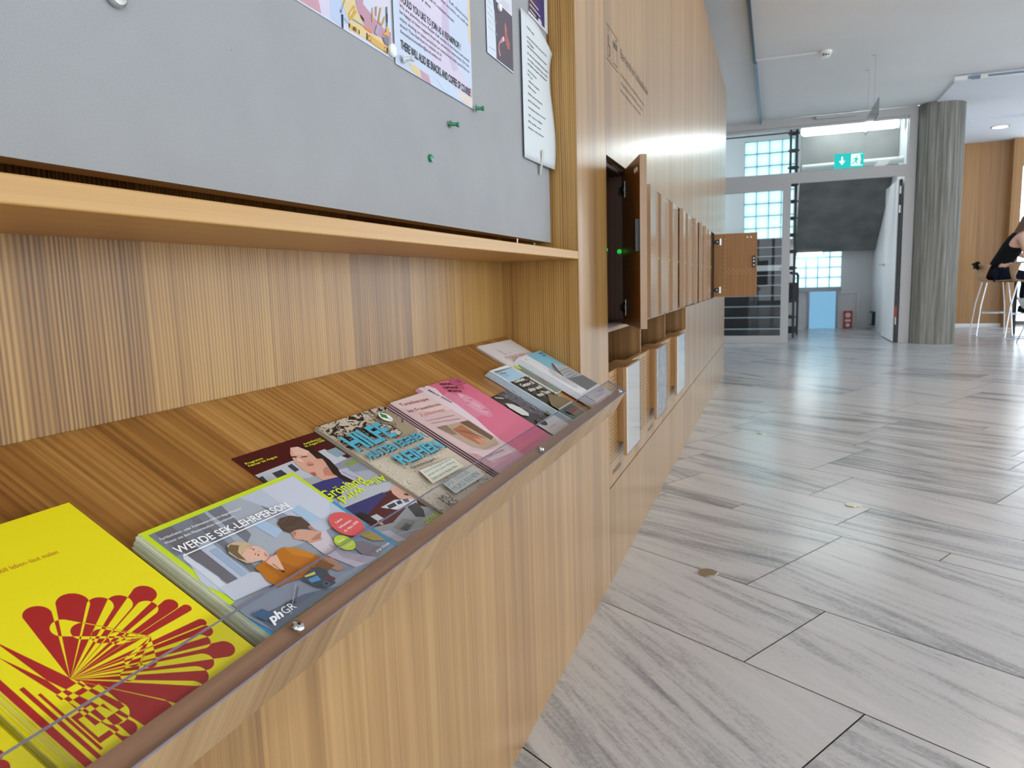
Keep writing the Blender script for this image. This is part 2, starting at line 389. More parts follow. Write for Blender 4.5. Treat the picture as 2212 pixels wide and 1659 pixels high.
# text as flat mesh
_tc = {}
def text_mesh(s, bold=0.0, shear=0.0):
    key = (s, bold, shear)
    if key in _tc: return _tc[key]
    cu = bpy.data.curves.new('t', 'FONT'); cu.body = s; cu.size = 1.0; cu.offset = bold; cu.shear = shear; cu.resolution_u = 3; cu.fill_mode = 'BOTH'
    ob = bpy.data.objects.new('t', cu); COL.objects.link(ob)
    dg = bpy.context.evaluated_depsgraph_get(); ev = ob.evaluated_get(dg); me = ev.to_mesh()
    vs_ = [(v.co.x, v.co.y) for v in me.vertices]; fs = [tuple(p.vertices) for p in me.polygons]
    ev.to_mesh_clear(); bpy.data.objects.remove(ob); bpy.data.curves.remove(cu)
    x0 = min((v[0] for v in vs_), default=0); x1 = max((v[0] for v in vs_), default=1)
    vs_ = [(a-x0, b_) for a, b_ in vs_]
    _tc[key] = (vs_, fs, max(x1-x0, 1e-4)); return _tc[key]
CAPH = .69
def put_text(mb, s, p0, p1, cap, z, mat=0, col=(0, 0, 0), bold=0.0, frame=None, shear=0.0):
    """text from p0 to p1 (baseline) in 2D, cap height in the same unit; frame maps (u, v, w) to 3D"""
    vs_, fs, w = text_mesh(s, bold, shear)
    L = math.hypot(p1[0]-p0[0], p1[1]-p0[1]); dx, dy = (p1[0]-p0[0])/L, (p1[1]-p0[1])/L
    out = []
    for a, b_ in vs_:
        a2 = a*L/w; b2 = b_*cap/CAPH
        u, v = p0[0]+a2*dx-b2*dy, p0[1]+a2*dy+b2*dx
        out.append(frame(u, v, z) if frame else (u, v, z))
    mb.mesh(out, fs, mat, col)

def clip(poly, w, h):
    def cut(ps, ins, inter):
        o = []
        for i in range(len(ps)):
            a, b_ = ps[i-1], ps[i]
            if ins(b_):
                if not ins(a): o.append(inter(a, b_))
                o.append(b_)
            elif ins(a): o.append(inter(a, b_))
        return o
    def ix(c): return lambda a, b_: (c, a[1]+(b_[1]-a[1])*(c-a[0])/(b_[0]-a[0]))
    def iy(c): return lambda a, b_: (a[0]+(b_[0]-a[0])*(c-a[1])/(b_[1]-a[1]), c)
    e_ = .0002
    for ins, it in ((lambda p: p[0] >= e_, ix(e_)), (lambda p: p[0] <= w-e_, ix(w-e_)), (lambda p: p[1] >= e_, iy(e_)), (lambda p: p[1] <= h-e_, iy(h-e_))):
        if not poly: return poly
        poly = cut(poly, ins, it)
    return poly
class Sheet(MB):
    """a printed sheet: local frame, origin at its lower left corner, w x h x t metres; artwork in millimetres"""
    def __init__(self, w, h, t, base='#ffffff', side='#e8e6e0', top_mat=0):
        super().__init__(); self.w, self.h, self.t, self.k = w, h, t, 0
        self.box(0, w, 0, h, 0, t, 0, lin(side), top=(top_mat, lin(base)))
    def nz(self): self.k += 1; return self.t+.00004*self.k
    def poly(self, pts, c, off=(0, 0)):
        p = clip([((a+off[0])*.001, (b_+off[1])*.001) for a, b_ in pts], self.w, self.h)
        q = []
        for a in p:
            if not q or abs(a[0]-q[-1][0])+abs(a[1]-q[-1][1]) > 1e-6: q.append(a)
        if len(q) < 3: return
        area = sum(q[i-1][0]*q[i][1]-q[i][0]*q[i-1][1] for i in range(len(q)))
        if area < 0: q = q[::-1]
        z = self.nz(); self.face([(a, b_, z) for a, b_ in q], 0, lin(c))
    def rect(self, x0, y0, x1, y1, c): self.poly([(x0, y0), (x1, y0), (x1, y1), (x0, y1)], c)
    def ell(self, cx, cy, rx_, ry_, c, n=28, rot=0):
        ca, sa = math.cos(rot), math.sin(rot)
        self.poly([(cx+rx_*math.cos(2*math.pi*i/n)*ca-ry_*math.sin(2*math.pi*i/n)*sa, cy+rx_*math.cos(2*math.pi*i/n)*sa+ry_*math.sin(2*math.pi*i/n)*ca) for i in range(n)], c)
    def line(self, p0, p1, wd, c):
        L = math.hypot(p1[0]-p0[0], p1[1]-p0[1]); nx, ny = -(p1[1]-p0[1])/L*wd/2, (p1[0]-p0[0])/L*wd/2
        self.poly([(p0[0]+nx, p0[1]+ny), (p0[0]-nx, p0[1]-ny), (p1[0]-nx, p1[1]-ny), (p1[0]+nx, p1[1]+ny)], c)
    def text(self, s, p0, p1, cap, c, bold=0.0, shear=0.0):
        put_text(self, s, (p0[0]*.001, p0[1]*.001), (p1[0]*.001, p1[1]*.001), cap*.001, self.nz(), 0, lin(c), bold, None, shear)

# printed artwork outlines, millimetres on each sheet
ART = {
 'werde': {
  'outline': [(-2,149),(206,140),(210,2),(0,2)],
  'inner': [(2,142),(199,135),(202,88),(202,5),(5,2),(-4,43)],
  'bluestart': [(-4,43),(-5,43),(202,88)],
  't1': [(6,131),(101,126)],
  't2': [(5,125),(87,121)],
  'title': [(4,111),(150,104),(8,118)],
  'uline': [(5,106),(151,102)],
  'redc': [(185,54),(162,68),(205,69),(203,38),(166,40)],
  'limec': [(154,34),(145,48),(167,24)],
  'redt': [(172,59),(187,60),(168,52),(194,53),(169,44),(199,48)],
  'limet': [(144,38),(156,38),(144,34),(156,33),(150,28),(161,28)],
  'url': [(172,5),(198,5)],
  'ph': [(6,7),(25,6),(40,5)],
  'wface': [(60,85),(69,85),(75,80),(76,71),(73,62),(65,60),(63,65),(53,68),(50,73),(52,81)],
  'whair': [(51,96),(60,96),(69,90),(71,85),(62,84),(52,80),(50,71),(55,66),(48,69),(45,78),(44,87)],
  'wbody': [(50,62),(66,63),(74,58),(84,66),(95,66),(106,58),(114,42),(117,27),(103,24),(95,32),(76,28),(60,32),(48,32),(46,44),(49,53)],
  'wneck': [(66,64),(77,63),(81,63),(72,47),(69,43),(65,50),(64,60)],
  'mface': [(122,78),(132,76),(141,69),(150,61),(138,52),(127,57),(121,63),(115,69)],
  'mhair': [(119,94),(128,98),(141,96),(150,88),(149,76),(145,69),(137,74),(128,77),(119,77),(115,83)],
  'mbody': [(150,61),(157,61),(150,48),(146,34),(154,13),(155,2),(135,7),(126,29),(123,39),(124,58),(136,54)],
  'marm': [(119,36),(126,29),(124,12),(114,14),(111,26)],
  'machine': [(72,26),(86,30),(101,28),(104,21),(99,10),(97,4),(82,5),(76,12),(74,20)],
  'machy': [(79,28),(92,26),(90,23),(78,26)],
  'machb': [(78,23),(90,21),(88,15),(77,18)],
  'cup': [(3,24),(15,23),(20,11),(14,9),(7,12)],
  'ring': [(36,15),(44,15),(46,10),(37,11)],
  'table': [(-4,43),(39,38),(76,26),(108,18),(124,7),(202,5),(5,2)],
  'win1': [(10,106),(26,101),(22,63),(7,54)],
  'win2': [(58,107),(69,105),(50,37),(39,38)],
  'col1': [(16,126),(29,124),(28,54),(18,53)],
  'bgl': [(133,134),(199,135),(202,88),(160,63),(151,85)],
  'col2': [(60,120),(74,119),(73,85),(68,91),(63,94)],
  'bright': [(9,98),(26,87),(6,53),(-1,73)],
  'necklace': [(67,57),(68,43)],
 },
 'groen': {
  'outline': [(-2,205),(164,199)],
  't1': [(4,196),(32,197)],
  't2': [(4,192),(52,193)],
  't3': [(110,197),(147,196)],
  't4': [(108,193),(148,192)],
  'bldg': [(0,179),(58,180),(69,180),(132,180),(148,148),(120,147),(61,144),(1,159)],
  'w1': [(-3,173),(7,174),(4,162),(-3,160)],
  'w2': [(22,173),(38,173),(38,162),(20,161)],
  'w3': [(52,175),(61,176),(60,163),(51,162)],
  'w4': [(130,176),(152,176),(153,159),(133,159)],
  'face': [(88,201),(103,198),(109,187),(102,169),(101,152),(90,144),(97,130),(70,134),(68,148),(63,160),(66,175),(76,191)],
  'hair': [(99,200),(113,194),(118,179),(117,159),(107,129),(109,111),(97,117),(95,138),(104,154),(110,166),(102,169),(106,186)],
  'lips': [(65,154),(77,152),(73,142),(66,139),(64,146)],
  'body': [(49,135),(70,134),(98,132),(104,124),(119,109),(108,95),(68,96),(44,109)],
  'bottle': [(108,139),(124,138),(127,119),(122,98),(106,96),(108,115),(104,131)],
  'G': [(40,106),(120,105)],
  'A': [(113,96),(157,93)],
  'w': [(41,92),(102,91)],
  'grey2': [(95,118),(120,96),(158,90),(160,75),(124,80),(74,83),(41,86),(48,94)],
  'face2': [(144,82),(156,79),(159,67),(158,50),(142,50),(134,61),(135,71)],
  'bldg2': [(92,62),(125,62),(158,48),(148,40),(109,48)],
  'w5': [(103,60),(119,59),(117,53),(101,54)],
  'hair2': [(49,72),(60,69),(66,56),(61,44),(53,51),(50,62)],
  'grey3': [(46,46),(82,38),(136,46),(159,20),(170,11),(58,12),(49,36)],
  'dark3': [(128,44),(149,43),(144,28),(132,19),(120,26)],
  'n3': [(121,15),(166,13)],
  'win5': [(63,58),(75,57),(76,47),(64,48)],
 },
 'hilfe': {
  'outline': [(-2,206),(173,203),(-6,47),(10,15)],
  'HILFE': [(-8,145),(105,146),(-3,180),(105,179)],
  'AUS': [(-10,125),(153,122),(-2,139)],
  'REIHEN': [(38,96),(160,90),(46,117)],
  'logo': [(134,185),(127,196),(140,174),(145,196),(123,174)],
  'kat': [(42,81),(109,76)],
  'box1': [(50,75),(141,68),(139,45),(40,47)],
  'b1': [(48,68),(136,66)],
  'b2': [(46,60),(133,60)],
  'b3': [(48,51),(126,51)],
  'box2': [(56,41),(155,39),(153,14),(52,16)],
  'do': [(54,32),(130,32)],
  'muks': [(56,19),(145,20)],
  'mu': [(13,16),(39,17)],
  'dark': [(-2,206),(173,203),(147,162),(-1,179)],
  'house': [(116,200),(115,181),(133,167),(131,150),(102,144),(112,168)],
 },
 'tanz': {
  'outline': [(-3,211),(103,199),(104,45),(0,51)],
  't1': [(11,196),(97,188)],
  't2': [(6,177),(106,166)],
  't3': [(19,159),(93,154)],
  't4': [(15,146),(95,135)],
  't5': [(16,138),(98,124)],
  'pic': [(15,130),(114,116),(94,47),(46,52),(26,66)],
  'hand': [(42,113),(80,114),(78,91),(71,70),(50,63),(43,89)],
  'b': [(20,35),(84,30)],
  'b2': [(21,24),(101,15)],
 },
 'pink': {
  'outline': [(-1,229),(165,230),(137,45),(-6,47)],
  'white': [(-1,229),(32,230),(38,217),(29,193),(29,163),(20,118),(6,86),(-1,60),(-6,47),(-8,67)],
  'marz': [(16,226),(17,169)],
  't1': [(66,226),(104,227)],
  't2': [(66,219),(102,194)],
  't3': [(61,213),(65,190)],
  'box': [(110,223),(160,229),(160,210),(106,205)],
  'facec': [(74,144),(64,181),(92,111),(98,173),(47,118)],
 },
 'city': {
  'outline': [(-4,145),(95,145)],
  'white': [(11,121),(27,106),(26,87),(12,77),(12,96)],
  'sky': [(94,141),(113,131),(100,62),(91,49),(33,50),(36,72),(56,108)],
  't': [(6,140),(16,123)],
  'white2': [(3,57),(35,53),(26,45),(2,50)],
 },
 'lied': {
  'outline': [(-6,214),(103,202),(115,47)],
  'blue': [(0,204),(108,196),(88,158),(3,163)],
  'dark': [(3,163),(84,157),(111,48),(5,44)],
  't1': [(9,155),(79,149)],
  't2': [(4,136),(80,131)],
  't3': [(-7,114),(82,109)],
  't4': [(9,92),(81,88)],
  'bt': [(5,188),(33,183)],
  'teal': [(9,43),(101,42),(124,13),(12,10)],
 },
 'persp': {
  'outline': [(4,215),(219,213),(211,141)],
  'P': [(37,147),(156,144)],
  'sq': [(56,186),(60,163)],
  'lime': [(20,113),(18,120),(22,105)],
  'pic': [(10,117),(69,118),(26,63),(3,60)],
  'g1': [(44,131),(91,130)],
 },
 'wb': {
  'outline': [(-14,212),(158,218),(158,44)],
  'blue': [(44,214),(158,218),(159,131),(81,159),(50,137)],
  'roof': [(99,165),(170,128),(149,77),(92,72),(44,109),(68,137)],
  'grey': [(50,137),(159,131),(158,44),(48,46)],
  't0': [(16,201),(31,105)],
  't1': [(-6,120),(8,71)],
  't2': [(-27,118),(-23,66)],
  't3': [(-61,113),(-51,63)],
  'logo': [(128,205),(126,193)],
 },
 'yellow': {
  'outline': [(84,201),(152,198),(141,1),(14,0)],
  'text': [(58,163),(103,160)],
  'centre': [(36,60),(36,49),(34,71),(41,61)],
  'tips': [(53,116),(77,112),(90,100),(102,94),(123,91),(114,78),(129,71),(135,62),(133,43),(131,36),(120,31),(128,14),(107,15),(94,10),(82,2),(54,8),(32,15),(23,113),(23,102),(31,98),(31,81),(34,73)],
  'bars': [(17,56),(37,56),(19,104),(15,60),(29,34),(28,8)],
 },
}
POSTER = {
 'p1': {
  'outline': [(88,4),(296,-4)],
  'pinkL': [(93,5),(119,14),(123,2),(89,3)],
  'lav': [(119,14),(144,22),(142,4),(124,2)],
  'blue': [(144,22),(171,32),(184,17),(184,12),(164,0),(142,3)],
  'cream': [(171,32),(202,42),(226,22),(240,17),(270,20),(277,13),(296,16),(295,9),(284,3),(227,5),(183,4),(188,13)],
  'mauve': [(204,43),(223,49),(267,37),(282,35),(297,37),(297,17),(277,13),(270,21),(240,18),(223,22),(207,35)],
  'handle': [(198,39),(202,39),(201,34),(206,33),(194,21),(188,16),(185,17),(183,23),(190,31)],
  'hole': [(200,36),(192,25),(186,20),(190,28)],
  'pen': [(167,17),(172,18),(171,0),(167,1)],
  'batt': [(184,12),(210,11),(209,6),(184,7)],
  'b1': [(184,12),(187,12),(186,6),(184,7)],
  'b2': [(194,11),(196,11),(195,6),(193,6)],
  'b3': [(197,12),(199,11),(198,6),(196,6)],
  'b4': [(200,12),(202,12),(201,6),(200,6)],
  'b5': [(208,12),(210,11),(210,6),(208,6)],
  'orange': [(221,21),(241,21),(241,17),(222,18)],
  'level': [(228,14),(285,12),(284,3),(227,5)],
  'l1': [(228,14),(230,14),(230,5),(227,5)],
  'l2': [(282,12),(285,11),(284,3),(281,3)],
  'dark': [(213,33),(222,30),(223,26),(215,29)],
  'rod': [(194,21),(221,21),(220,20),(194,19)],
  'hand1': [(260,42),(268,61),(271,61),(266,47),(264,39),(271,41),(279,53),(281,53),(276,43),(271,37),(260,38)],
  'hand2': [(245,52),(247,54),(247,38),(244,31),(243,38)],
  'tool': [(284,67),(288,69),(286,40),(283,40)],
  'tool2': [(284,59),(288,59),(287,46),(284,46)],
  'blob': [(281,39),(290,40),(289,28),(271,26),(282,33)],
  'blob2': [(270,22),(289,27),(288,16),(277,15)],
  'knife': [(256,33),(264,35),(256,19),(249,21)],
  'stick': [(254,57),(258,58),(255,44),(253,44)],
  'pin': [(294,4)],
 },
 'p2': {
  'would': [(20,93),(240,88),(20,102)],
  'l1': [(19,86),(276,77)],
  'l2': [(19,76),(276,70)],
  'l3': [(18,67),(275,59)],
  'l4': [(18,58),(159,56)],
  'l5': [(18,49),(157,47)],
  'there': [(17,26),(277,20),(18,40)],
  'u1': [(194,152),(278,148)],
  'u2': [(158,141),(276,138)],
  'u3': [(108,124),(217,125)],
  'u4': [(90,117),(124,118)],
  'cream': [(42,14),(78,13),(81,0),(49,4)],
  'rose': [(79,13),(108,12),(116,0),(84,1)],
  'band': [(17,95),(81,117),(279,34),(287,19),(230,18),(113,43),(18,86)],
  'band2': [(169,147),(195,155),(194,88),(228,52),(204,44),(164,90)],
  'creamr': [(281,180),(293,181),(291,111),(283,114)],
  'crb': [(189,11),(287,19),(285,-2),(260,2)],
  'roser': [(277,35),(287,35),(287,19),(277,20)],
  'bl': [(140,13),(195,15),(253,1),(171,0)],
  'pin': [(17,9)],
 },
 'card': {
  'dark': [(39,108),(48,111),(146,110),(153,1),(50,4)],
  'fig': [(86,54),(96,58),(99,51),(85,43),(72,38),(66,27),(75,14),(68,12),(61,24),(66,37)],
  'fig2': [(105,85),(114,79),(116,65),(129,55),(130,43),(117,39),(105,48),(100,69)],
  'r1': [(9,13),(43,20)],
  't1': [(39,68),(53,68)],
  't2': [(42,47),(56,47)],
  'pin': [(74,104)],
  's1': [(76,119),(131,123)],
  's2': [(89,125),(142,129)],
  's3': [(85,115),(131,116)],
 },
 'paper': {
  'a': [(37,289),(88,285)],
  'b': [(36,274),(196,268)],
  'c': [(35,263),(76,261)],
  'd': [(36,251),(176,244)],
  'e': [(35,236),(191,228)],
  'f': [(38,224),(183,216)],
  'g': [(37,212),(177,206)],
  'h': [(36,200),(97,192)],
  'i': [(34,185),(67,183)],
  'j': [(41,174),(111,168)],
  'k': [(36,162),(88,157)],
  'outline': [(6,317),(217,309),(-12,2),(204,-5),(240,234)],
  'tape': [(104,29),(121,-23)],
  'm': [(34,125),(148,116)],
  'n': [(32,99),(125,94)],
  'o': [(30,76),(133,66)],
 },
 'dark': {
  'w1': [(9,25),(74,23)],
  'w2': [(10,12),(88,16)],
  'w3': [(15,9),(55,6)],
  'white': [(113,60),(143,70),(137,-13),(115,-5)],
  'purple': [(29,32),(109,59),(111,1),(54,-8)],
  'ph': [(59,-4),(89,4),(93,-6),(67,-10)],
 },
}

# ================================================================ THE SETTING
Y_END = 7.45          # far end of the locker wall
NY0, NY1 = -0.6, 1.78 # niche
LY = 2.113            # first locker
PITCH_L = 0.335
ZB, ZD, ZT = 0.306, 0.789, 1.296   # plinth gap, divide between locker rows, top of lockers
WT = 2.703            # top of the locker wall
CEIL = 3.1

# marble floor: slabs laid at an angle to the wall, one mesh
def uv2xy(u, v): return (.8616*u+.5075*v, -.5075*u+.8616*v)
mb = MB()
mb.face([(-3, -6, -.004), (9, -6, -.004), (9, 14.2, -.004), (-3, 14.2, -.004)], 1)
rng = random.Random(11)
rows = [(.48,1.091),(1.091,1.707),(1.707,2.11),(2.11,2.72),(2.72,2.82),(2.82,3.115),(3.115,3.515),(3.515,4.135),(4.135,4.43),(4.43,5.03),(5.03,5.15),(5.15,5.79)]
anchor = {1: -.237, 2: -.53, 3: -.78, 4: -.459, 5: -.853, 6: -1.1145, 7: -1.32, 8: -1.41, 9: -1.52, 11: -1.71}
v = .48
while v > -8: wd = rng.choice((.61, .40, .61, .30)); rows.append((v-wd, v)); v -= wd
v = 5.79
while v < 17.5: wd = rng.choice((.61, .40, .61, .30, .61, .11)); rows.append((v, v+wd)); v += wd
g2 = .0016
for i, (v0, v1) in enumerate(rows):
    u = anchor.get(i, rng.uniform(-1, 0)); L0 = .78
    us = [u]
    while us[-1] < 13: us.append(us[-1]+L0*rng.choice((1, 1, .95, 1.03)))
    while us[0] > -12: us.insert(0, us[0]-L0*rng.choice((1, 1, .95, 1.03)))
    for u0, u1 in zip(us[:-1], us[1:]):
        ps = [uv2xy(u0+g2, v0+g2), uv2xy(u1-g2, v0+g2), uv2xy(u1-g2, v1-g2), uv2xy(u0+g2, v1-g2)]
        if all(p[0] < -1.2 or p[0] > 9 or p[1] < -6 or p[1] > 14.2 for p in ps): continue
        # keep the slabs inside the hall
        q = ps
        for ins, it in ((lambda p: p[0] >= -1.2, lambda a, b_: (-1.2, a[1]+(b_[1]-a[1])*(-1.2-a[0])/(b_[0]-a[0]))), (lambda p: p[0] <= 9, lambda a, b_: (9, a[1]+(b_[1]-a[1])*(9-a[0])/(b_[0]-a[0]))),
                        (lambda p: p[1] >= -6, lambda a, b_: (a[0]+(b_[0]-a[0])*(-6-a[1])/(b_[1]-a[1]), -6)), (lambda p: p[1] <= 14.2, lambda a, b_: (a[0]+(b_[0]-a[0])*(14.2-a[1])/(b_[1]-a[1]), 14.2))):
            o = []
            for j in range(len(q)):
                a, b_ = q[j-1], q[j]
                if ins(b_):
                    if not ins(a): o.append(it(a, b_))
                    o.append(b_)
                elif ins(a): o.append(it(a, b_))
            q = o
            if not q: break
        if len(q) >= 3: mb.face([(p[0], p[1], 0) for p in q], 0, (rng.random(), rng.random(), rng.random()))
struct(mb.build('floor', ['floor', 'grout']))

# ceiling of the hall with the slightly lower strips at the far right
mb = MB(); mb.box(-3, 9, -6, 11.0, CEIL, CEIL+.2)
mb.box(2.36, 9, 9.62, 12.25, CEIL-.02, CEIL+.2, 1); mb.box(2.2, 9, 12.25, 16, CEIL-.05, CEIL+.2, 1); mb.box(-3, 2.2, 11.0, 12.3, CEIL+.03, CEIL+.2, 0)
mb.box(-1.0, .245, 7.995, 8.003, CEIL-.0015, CEIL+.01, 1)
struct(mb.build('ceiling', ['ceiling', 'ceiling_cool']))
# stair hall ceiling, higher
mb = MB(); mb.box(-3, 2.2, 12.3, 14.6, 3.75, 3.9); mb.box(-3, 2.2, 12.2, 12.3, CEIL+.03, 3.9)
struct(mb.build('trim_1', 'ceiling'))

# wooden locker wall (front face on x = 0), with the display niche cut into it
J = .0012
mb = MB()
mb.box(-.02, 0, NY0-1.2, 1.78, 0, .60)                          # front under the niche
mb.box(-.6, 0, 1.78, LY-J, 0, WT)                               # upright between niche and lockers
mb.box(-.6, 0, NY0-1.2, NY0, 0, WT)                             # upright at the near end
mb.box(-.02, 0, NY0, 1.78, 2.0, WT); mb.box(-.6, -.02, NY0, 1.78, 2.0, 2.02)   # panel above the niche
y = LY+J
while y < Y_END-.01:
    y2 = min(y+1.1725, Y_END); mb.box(-.02, 0, y, y2-2*J, ZT+.0015, WT); y = y2   # upper panels
mb.box(-.02, 0, LY+J, Y_END, 0, ZB-.0045)                        # plinth
mb.box(-.02, 0, 6.136, Y_END, ZB, ZT)                            # blind panels after the last locker
mb.box(-.6, -.02, Y_END-.02, Y_END, 0, WT); mb.box(-.62, -.6, NY0-1.2, Y_END, 0, WT); mb.box(-.6, 0, NY0-1.2, Y_END, WT, WT+.004)
mb.box(-.6, -.03, LY, Y_END, ZB-.03, ZB-.006, 1); mb.box(-.03, -.021, LY, Y_END, ZT-.004, WT, 1)
struct(mb.build('wall_left', ['wood', 'wood_in']))
mb = MB(); mb.box(-.222, -.2025, NY0, 1.7795, .3, 2.0)
struct(mb.build('trim_2', 'wood_side'))                          # back panel of the niche
mb = MB(); mb.box(-.2025, -.0005, 1.7778, 1.7799, .55, 2.0)
struct(mb.build('trim_3', 'wood_side'))                          # side panel of the niche

# lettering engraved on the wall
wallmap = lambda u, v, w: (w, u, v)
mb = MB(); GC = lin('#4b443c')
def wtext(s, y0, y1, z, cap, bold=0): put_text(mb, s, (y0, z), (y1, z), cap, .0004, 0, GC, bold, wallmap)
wtext('Barrierefreie Schliessfächer', 2.338, 2.856, 1.624, .028)
for s, y1, z in (('Diese Fächer sind für Personen mit', 2.77, 1.571), ('eingeschränkter Mobilität reserviert.', 2.74, 1.546), ('Bitte freihalten. Vielen Dank', 2.69, 1.522)):
    wtext(s, 2.338, y1, z, .0095)
def wbar(y0, y1, z0, z1): mb.face([(.0004, y0, z0), (.0004, y1, z0), (.0004, y1, z1), (.0004, y0, z1)], 0, GC)
wbar(2.132, 2.303, 1.662, 1.6645); wbar(2.132, 2.303, 1.5675, 1.570)
mb.disc((.0004, 2.162, 1.652), (1, 0, 0), .0045, 10, 0, GC)          # seated figure and locker pictogram
mb.face([(.0004, 2.156, 1.640), (.0004, 2.156, 1.612), (.0004, 2.164, 1.612), (.0004, 2.166, 1.640)], 0, GC)
mb.face([(.0004, 2.156, 1.613), (.0004, 2.158, 1.608), (.0004, 2.182, 1.608), (.0004, 2.182, 1.613)], 0, GC); wbar(2.178, 2.183, 1.585, 1.612)
for i in range(20):
    a0, a1 = math.pi*(.75+1.25*i/20), math.pi*(.75+1.25*(i+1)/20)
    mb.face([(.0004, 2.163+math.cos(a)*r, 1.595+math.sin(a)*r) for a, r in ((a0, .014), (a1, .014), (a1, .0165), (a0, .0165))], 0, GC)
for a_ in ((2.225, 2.285, 1.640, 1.643), (2.225, 2.285, 1.578, 1.581), (2.225, 2.228, 1.578, 1.643), (2.282, 2.285, 1.578, 1.643), (2.228, 2.282, 1.625, 1.640)): wbar(*a_)
mb.face([(.0004, 2.245, 1.650), (.0004, 2.275, 1.648), (.0004, 2.275, 1.660), (.0004, 2.265, 1.652)], 0, GC)
lt = mb.build('wall_lettering', 'print_matt'); struct(lt)

# ---------------------------------------------------------------- shelf, sloped display desk, pin board
mb = MB(); mb.box(-.2024, .0, NY0+.001, 1.7776, .9915, 1.0115)
tag(mb.build('shelf_board', 'wood_edge', bevel=.0015), 'thin wooden shelf running under the grey pin board', 'shelf')

A_S = math.radians(29.388238)
SV = Vector((math.cos(A_S), 0, -math.sin(A_S))); NV = Vector((math.sin(A_S), 0, math.cos(A_S))); OV = Vector((.07133, 0, .64498))
def dk(y, d, n=0): return OV + Vector((0, y, 0)) - SV*d + NV*n        # desk coordinates: along wall, up the slope, off the surface
def slab(mb_, y0, y1, d0, d1, n0, n1, mat=0):
    mb_.hexa([dk(y0, d0, n0), dk(y1, d0, n0), dk(y1, d1, n0), dk(y0, d1, n0)], [dk(y0, d0, n1), dk(y1, d0, n1), dk(y1, d1, n1), dk(y0, d1, n1)], mat)
DY1 = 1.822
desk = empty('display_desk', (0, .6, .6), 'sloping wooden leaflet desk built into the niche, covered with leaflets', 'display desk')
def child(o, p):
    o.parent = p; o.matrix_parent_inverse = p.matrix_world.inverted() if p.matrix_world != Matrix() else Matrix.Translation(-Vector(p.location)); return o
mb = MB(); slab(mb, NY0+.001, 1.777, .085, .312, -.019, 0); slab(mb, NY0+.001, DY1, -.0101, .0815, -.019, 0); slab(mb, NY0+.001, 1.777, .0815, .085, -.019, 0)
child(mb.build('desk_top', 'wood_desk'), desk)
mb = MB(); slab(mb, NY0+.001, DY1, -.0291, -.0102, -.038, .0222, 0)
mb.f[1] = (mb.f[1][0], 1, (1, 1, 1), False)
child(mb.build('front_board', ['wood_fascia', 'wood_lip']), desk)
guard = MB(); slab(guard, NY0+.001, DY1, -.0295, .0245, .0224, .0262)
for i in (2, 3, 4, 5): q = guard.f[i]; guard.f[i] = (q[0], 1, q[2], q[3])
gd = child(guard.build('acrylic_guard', ['acrylic', 'acrylic_edge']), desk); gd['label'] = 'clear acrylic strip with violet edge'
for y in (-.20, .462, 1.122, 1.782):
    mb = MB(); mb.lathe(dk(y, -.019, .0262), NV, [(0, .0058), (.0012, .0058), (.0026, .0045), (.0032, .002)], 18)
    mb.disc(dk(y, -.019, .0296), NV, .0016, 6, 1)
    sc = mb.build('screw', ['chrome', 'black']); child(sc, desk); sc['label'] = 'small domed steel screw'

BX = -.066      # face of the pin board
mb = MB(); mb.box(BX-.003, BX, NY0+.05, 1.7605, 1.0345, 1.95)
bd = empty('pin_board', (BX, .6, 1.0345), 'large grey pin board above the wooden shelf', 'pin board')
child(mb.build('board_face', 'board'), bd)
mb = MB(); mb.box(BX-.030, BX-.003, NY0+.06, 1.7595, 1.0350, 1.945); child(mb.build('backing_panel', 'wood_edge'), bd)

